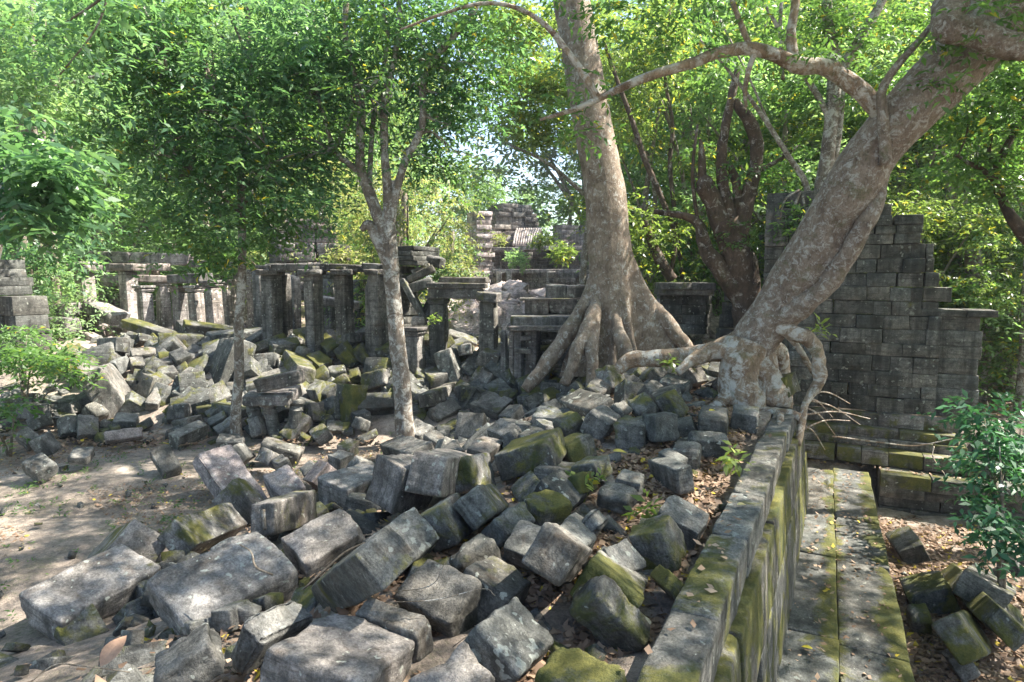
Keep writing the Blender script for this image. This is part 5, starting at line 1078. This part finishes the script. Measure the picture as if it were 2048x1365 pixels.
# far backdrop rows
for i in range(30):
    px=-300+i*92+rl.uniform(-20,20)
    if 860<px<1150: continue
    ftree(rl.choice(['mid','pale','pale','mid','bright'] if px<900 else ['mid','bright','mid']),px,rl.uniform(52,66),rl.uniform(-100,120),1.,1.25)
def where(px):
    for a,b,t in ((-2000,-100,'well beyond the far left edge'),(2200,4000,'well beyond the far right edge'),(-400,60,'at the far left edge'),(60,230,'behind the left colonnade\'s left end'),(230,450,'behind the left colonnade\'s lintel'),(450,620,'behind the slim speckled tree'),(620,830,'behind the forked tree'),(830,1160,'around the temple tower gap'),(1160,1330,'right behind the buttressed tree'),(1330,1520,'behind the dark stump tree'),(1520,1720,'behind the leaning trunk'),(1720,1880,'behind the gate wall'),(1880,4000,'at the far right edge')):
        if a<=px<b: return t
gr={}
for kind,px,Y_,o,nm in flist: gr.setdefault((KN[kind],where(px),nm),[]).append((Y_,o))
OD=['the nearest','the second in depth','the third in depth','the fourth in depth','the fifth in depth','the sixth in depth','the seventh in depth','the eighth in depth','the ninth in depth','the tenth in depth','the deepest']
for (kn,wh,nm),L in gr.items():
    L.sort(key=lambda t:t[0]); noun='tree' if nm=='forest_tree' else 'shrub'
    for i,(Y_,o) in enumerate(L):
        hh='tall ' if o.scale.z>1.6 else ('low ' if o.scale.z<.8 else '')
        tag(o,hh+kn+' '+noun+' '+wh+('' if len(L)==1 else ', '+OD[min(i,10)]),noun,'forest trees behind the ruins' if noun=='tree' else 'forest shrubs behind the ruins')
# trees just outside the frame, whose crowns shade the place
for (x,y,zt,k,wd) in [(11.5,-1,10,'mid',1.),(14,4.,11,'bright',1.1),(-8.,2.,9.,'mid',.8),(-13,7,9,'mid',1.)]:
    me,tm=FOREST[k][0]; o=bpy.data.objects.new('forest_tree',None); C.objects.link(o); gz=H(x,y); s=(zt-gz)/9.6; o.location=(x,y,gz); o.scale=(s*wd,s*wd,s); link('crown',me,None,o); link('trunk',tm,None,o)
    tag(o,{11.5:'green shade tree beside the viewer at right, outside the view',14:'taller bright shade tree further right outside the view',-8.:'shade tree at left just outside the view',-13:'shade tree far left outside the view'}[x],'tree','trees beside the viewer')
# tufts growing on the ruins
def tuft(px,py,Y,s,mat,label,n=5,leaf=.12):
    A=at(px,py,Y); c=[(A[0]+rl.uniform(-s,s),A[1]+rl.uniform(-s,s)*.5,A[2]+rl.uniform(0,s*.8)) for _ in range(n)]
    V,Q=leaves_np(c,[(s*.35,)*3]*n,14,7,leaf,.35,rl.randrange(999),droop=.1,flat=.2); o=link('ruin_shrub',mesh_np('shrub',V,Q,smooth=False),mat); tag(o,label,'shrub','shrubs growing on the ruins')
tuft(1088,490,30,.4,LEAF_BRIGHT,'bright green sapling growing on the ribbed temple roof',5,.18); tuft(1128,515,26,.4,LEAF_BRIGHT,'bright green bush hanging at the temple tower right corner',5,.18); tuft(1038,525,30,.4,LEAF_PALE,'pale little bush on the temple wall ledge',6,.18)
tuft(985,500,35,.7,LEAF_YEL,'dry reddish scrub growing on the broken middle of the temple tower',6,.2); tuft(1010,405,38,1.2,LEAF_PALE,'scrub covering the top of the temple tower',7,.2); tuft(970,420,37,1.,LEAF_PALE,'scrub on the left shoulder of the temple tower',6,.2); tuft(905,520,24,.7,LEAF_PALE,'pale weed bush beside the rubble behind the doorway',5,.14)
tuft(700,522,14.6,.35,LEAF_YEL,'dry grass tuft lying along the gallery lintel',5,.1); tuft(930,548,14,.3,LEAF_YEL,'dry brown grass on top of the doorway lintels',4,.08); tuft(1600,455,13,.4,LEAF_MID,'green fern-like plant on the broken tower face',5,.12)
# ------------------------------------------------------------------ shrubs near
def shrub(L,n_tw,leaf,mat,label,seed,twig=.4,rad=.28,name='shrub',per=8,**k):
    b=at(L[0][0],L[0][1],L[0][2]); t=tree(name,(b[0],b[1],H(b[0],b[1])),label,None,'shrub'); c=pxclusters(L,seed)
    foliage('leaves',c,[(rad,rad,rad*.8)]*len(c),n_tw,per,leaf,twig,mat,seed,t,t.location,**k)
    st=[[(0,0,-.1,.03),((q[0]-t.location.x)*.5,(q[1]-t.location.y)*.5,(q[2]-t.location.z)*.6,.018),(q[0]-t.location.x,q[1]-t.location.y,q[2]-t.location.z,.006)] for q in c[::3]]
    tubes('stem',st,BARK_FAR,t,segs=6,n=3)
shrub([(2030,930,7.6,70,9),(2000,860,8.2,55,5),(2028,1060,6.9,40,6),(1980,960,7.6,40,3),(2035,1130,6.6,20,1),(1955,825,8.8,35,3)],9,.135,LEAF_SHRUB,'dark glossy-leaved shrub at the right edge in front of the plinth',41)
shrub([(40,720,11.8,50,7),(95,740,11.6,45,5),(40,690,12.3,35,4),(125,700,12.2,20,2)],11,.13,LEAF_MID,'leafy green shrub growing over the rubble at left',42)
shrub([(10,810,10.2,30,3),(5,860,9.8,20,1)],9,.14,LEAF_MID,'lower green shrub at the left edge beside the clearing',43)
shrub([(30,660,12.8,30,3),(85,690,12.6,20,2)],10,.10,LEAF_PALE,'wispy pale weeds below the corner pier',44,rad=.2)
def sprout(px,py,Y,label,n=9,leaf=.11,mat=LEAF_BRIGHT,sp=.16):
    A=at(px,py,Y); V,Q=leaves_np([(A[0],A[1],A[2])],[(sp*.12,)*3],n,4,leaf,sp,rl.randrange(999),droop=.1,flat=.3); V[:,:]=V; tag(link('seedling',mesh_np('seedling',V,Q,smooth=False),mat),label,'seedling','green seedlings among the stones')
for a in [(1466,915,6.0,'bright green seedling growing beside the parapet'),(1340,725,9.2,'small green seedling under the long surface root'),(1170,962,5.6,'star shaped green seedling behind the smooth pale slab'),(1640,660,9.4,'small green sprig against the gate wall'),(870,640,13.,'bright sprig of leaves by the doorway'),(1290,1022,5,'tiny green shoot in the leaf litter of the fill')]: sprout(*a)
# weeds on the clearing
r=random.Random(9); c=[]
for _ in range(150):
    y=r.uniform(5.,11.5); u=r.uniform(-12,-6.6); x=u+.5*y; c.append((x,y,H(x,y)+.02))
V,Q=leaves_np(c,[(.16,.16,.02)]*len(c),5,4,.05,.09,7,droop=.0,flat=.5); tag(link('low_weeds',mesh_np('weeds',V,Q,smooth=False),LEAF_MID),kind='stuff',label='low green weeds creeping over the clearing',cat='weeds')
# ------------------------------------------------------------------ leaf litter
def litter(n,fn,seed,size,label,lift=.012,name='leaf_litter',mat=None):
    g=np.random.RandomState(seed); P_=fn(g,n); m=len(P_)
    a=g.rand(m)*6.28; t=g.normal(size=(m,2))*.32; d=np.stack([np.cos(a),np.sin(a),t[:,0]],1); w_=np.stack([-np.sin(a),np.cos(a),t[:,1]],1)
    L=size*(.55+.8*g.rand(m))[:,None]; W=L*(.2+.22*g.rand(m))[:,None]; cu=(g.rand(m)[:,None]-.25)*L*.35*np.array([0,0,1.])
    b=P_-d*L*.5+cu; e=P_+d*L*.5+cu; s1=P_+w_*W+cu*.6*g.rand(m)[:,None]; s2=P_-w_*W+cu*.6*g.rand(m)[:,None]
    V=np.stack([b,s1,e,s2],1).reshape(-1,3); V[:,2]+=lift; tag(link(name,mesh_np(name,V,np.arange(len(V)).reshape(-1,4),smooth=False),mat or LITTER),kind='stuff',label=label,cat='dry leaves')
def f_fill(g,n):
    y=g.uniform(1.8,11,n); u=-.9-np.abs(g.normal(size=n))*1.5; x=u+.5*y; k=sines(np.stack([x,y,0*x],1),1,2.2,5)>-.35; x,y=x[k],y[k]
    return np.stack([x,y,Hraw(x,y)+g.rand(len(x))*.05],1)
litter(30000,f_fill,1,.075,'dry brown leaves packed between the blocks and beside the parapet',.02)
def f_par(g,n):
    y=g.uniform(1.,8.3,n); u=g.uniform(-.88,-.55,n); return np.stack([u+.5*y,y,np.full(n,1.115)],1)
litter(70,f_par,2,.06,'scattered dry leaves lying on the parapet coping')
def f_walk(g,n):
    y=1.5+9.6*g.rand(n)**.7; u=g.uniform(-.27,.86,n); return np.stack([u+.5*y,y,np.where(u<.28,-.53,-.585)],1)
litter(520,f_walk,3,.055,'small yellow and brown leaves scattered over the walkway slabs')
def f_pit(g,n):
    y=g.uniform(3.5,10.8,n); u=1.0+g.rand(n)**1.3*5.; x=u+.5*y; return np.stack([x,y,Hraw(x,y)+.01+g.rand(n)*.03],1)
litter(20000,f_pit,4,.085,'thick brown leaf litter on the floor of the pit at right')
def f_clear(g,n):
    y=g.uniform(3.5,12,n); u=g.uniform(-14,-6,n); x=u+.5*y; k=sines(np.stack([x,y,0*x],1),1,1.5,15)>.05; x,y=x[k],y[k]; return np.stack([x,y,Hraw(x,y)+.0],1)
litter(22000,f_clear,5,.045,'sparse dry leaves on the clearing floor')
def f_mid(g,n):
    y=g.uniform(10.5,17,n); x=g.uniform(-9.5,5,n); k=sines(np.stack([x,y,0*x],1),1,1.9,25)>-.1; x,y=x[k],y[k]; return np.stack([x,y,Hraw(x,y)+.02+g.rand(len(x))*.05],1)
litter(14000,f_mid,6,.09,'dry leaves in the gaps of the back rubble heap')
def f_r(g,n):
    y=g.uniform(12.5,20,n); x=g.uniform(7.5,18,n); return np.stack([x,y,Hraw(x,y)+.02],1)
litter(9000,f_r,7,.13,'reddish leaf carpet on the slope behind the gate wall')
def f_pl(g,n):
    t=g.uniform(-1.8,1.6,n); lv=g.randint(0,4,n); s=np.choose(lv,[.3,.46,.7,1.1])+g.uniform(-.07,.1,n); z=np.choose(lv,[-.15,-.31,-.57,-.59]); q=W0+EU*t[:,None]-EV*s[:,None]; return np.stack([q[:,0],q[:,1],z+.01],1)
litter(420,f_pl,8,.06,'fallen leaves lying on the plinth steps')
def f_st(g,n):   # leaves caught on top of blocks
    out=[]
    for k in range(n):
        a,b,cz,rr=fitted[g.randint(len(fitted))]; out.append((a+g.normal()*.12,b+g.normal()*.12,cz))
    return np.array(out)
# single leaves one can pick out
def one_leaf(px,py,Y,L,col,label,rot,tilt=(0,0),z=None):
    me=bpy.data.meshes.new('leaf'); n=9; V=[];Fc=[]
    for i in range(n):
        t=i/(n-1); w_=math.sin(math.pi*min(1,t*1.02))**.75*(.32-.08*t)+.004; zc=.10*math.sin(t*3)+.0
        V+=[(t-.5,-w_,zc+.10*w_),(t-.5,0,zc),(t-.5,w_,zc+.10*w_)]
    for i in range(n-1):
        a=i*3; Fc+=[(a,a+3,a+4,a+1),(a+1,a+4,a+5,a+2)]
    me.from_pydata([tuple(L*c_ for c_ in v) for v in V],[],Fc); me.update()
    m,t_,b_=mat_new('dead_leaf_'+label.split()[0]); g=G(t_); tc=g.n('ShaderNodeTexCoord'); g.l(g.mix(g.ramp(g.noise(tc.outputs['Object'],18,4,.7),[(.35,0.),(.7,1.)]),col,tuple(c_*.55 for c_ in col)),b_.inputs['Base Color']); b_.inputs['Roughness'].default_value=.6
    o=link('fallen_leaf',me,m); A=at(px,py,Y); o.location=A if z is None else (A[0],A[1],z); o.rotation_euler=(tilt[0],tilt[1],rot); tag(o,label,'leaf'); return o

one_leaf(228,1302,3.05,.17,(.36,.22,.14),'large curled brown dead leaf with torn holes, bottom left',1.2,(.25,-.5),None)
one_leaf(975,1303,3.1,.10,(.75,.50,.08),'bright yellow fallen leaf between two blocks at the bottom',2.1,(.5,.2))
one_leaf(1425,822,6.75,.10,(.75,.58,.06),'yellow leaf lying on a flat block near the bulbous root',.4,(.1,.1))
one_leaf(1240,905,6.3,.16,(.6,.48,.08),'yellowing leaf at the foot of the square upright block',.1,(.1,.2))
one_leaf(1612,1333,5.6,.10,(.75,.62,.06),'yellow leaf lying on the walkway near the parapet foot',2.6,(0,.1),-.525)
one_leaf(1482,1047,4.95,.09,(.55,.46,.2),'curled tan leaf in the moss patch on the parapet',.3,(.1,.1),1.125)
one_leaf(1445,1165,4.0,.07,(.36,.25,.16),'brown leaf lying on the parapet near end',1.9,(.1,.1),1.12)
def stick(pts,label,mat=BARK_FAR,name='dry_twig',n=6):
    b=at(*pts[0][:3]); o=tubes(name,[[ (q[0]-b[0],q[1]-b[1],q[2]-b[2],p[3]) for p in pts for q in [at(*p[:3])]]],mat,segs=6,n=n); o.location=b; tag(o,label,'twig','dry twigs and vines')
stick([(605,1180,3.9,.006),(650,1140,3.95,.01),(690,1105,4.,.008),(730,1085,4.05,.004)],'dry root lying across the rounded block left of the lichen-spotted one')
stick([(766,1186,3.4,.002),(860,1172,3.4,.003),(890,1125,3.45,.002)],'thin green grass stem curving over the blue-grey slab')
stick([(770,1205,3.3,.003),(870,1200,3.3,.003),(965,1178,3.35,.002),(990,1192,3.3,.002)],'long pale stalk lying across the mid foreground slabs')
stick([(905,1295,3.2,.003),(985,1235,3.3,.003),(1025,1220,3.4,.003),(1075,1280,3.3,.002)],'bent dry stalk on the lichen-covered bottom block')
stick([(480,1090,4.1,.004),(502,1105,4.05,.006),(512,1135,4.,.008),(545,1150,3.95,.007)],'small twisted root piece lying on the largest sunlit block')
stick([(527,1020,5.6,.02),(530,1060,5.5,.016)],'short dark stick standing between mossy blocks')
stick([(60,1365,2.6,.004),(110,1330,2.7,.004),(160,1332,2.7,.003),(260,1345,2.65,.002)],'pale bent grass stem at the bottom left corner')
stick([(1665,873,11.6,.018),(1760,885,11.4,.016),(1830,892,11.2,.013),(1905,878,11.,.01)],'long thin root running along the plinth step',BARK_ROOT,'dry_vine')
stick([(1868,893,11.1,.012),(1866,915,11.,.01),(1890,950,10.6,.008)],'short forked root hanging down the plinth',BARK_ROOT,'dry_vine')
for k,(a,b) in enumerate([((1618,785),(1700,808)),((1615,800),(1720,850)),((1612,815),(1670,870)),((1608,830),(1740,838)),((1606,850),(1650,900)),((1610,795),(1665,835)),((1604,860),(1700,842))]):
    stick([(a[0],a[1],8.9,.016),((a[0]+b[0])/2,(a[1]+b[1])/2-10,10.,.012),(b[0],b[1],11.5,.007)],['uppermost thin root','lowest long root','short steep root','straight level root','root nearest the walkway','root under the uppermost one','crossing root'][k]+' spreading from the leaning tree to the plinth',BARK_ROOT,'dry_vine')
stick([(1010,640,14,.012),(1100,500,14.5,.01)],'thin hanging liana beside the buried hall',BARK_FAR,'dry_vine') if False else None

# ------------------------------------------------------------------ thin air haze
hz=bpy.data.meshes.new('haze'); X0,X1,Y0,Y1,Z0,Z1=-190,190,-70,420,-3.2,40
hz.from_pydata([(x,y,z) for z in (Z0,Z1) for (x,y) in ((X0,Y0),(X1,Y0),(X1,Y1),(X0,Y1))],[],[(3,2,1,0),(4,5,6,7),(0,1,5,4),(1,2,6,5),(2,3,7,6),(3,0,4,7)])
hm=bpy.data.materials.new('haze'); hm.use_nodes=True; t_=hm.node_tree; t_.nodes.clear(); oo=t_.nodes.new('ShaderNodeOutputMaterial'); pv=t_.nodes.new('ShaderNodeVolumePrincipled'); pv.inputs['Color'].default_value=(.86,.92,1,1); pv.inputs['Density'].default_value=.0009; pv.inputs['Anisotropy'].default_value=.2
t_.links.new(pv.outputs[0],oo.inputs['Volume']); tag(link('haze',hz,hm),kind='stuff',label='thin pale air haze between the far trees',cat='haze')
sc.cycles.volume_bounces=0
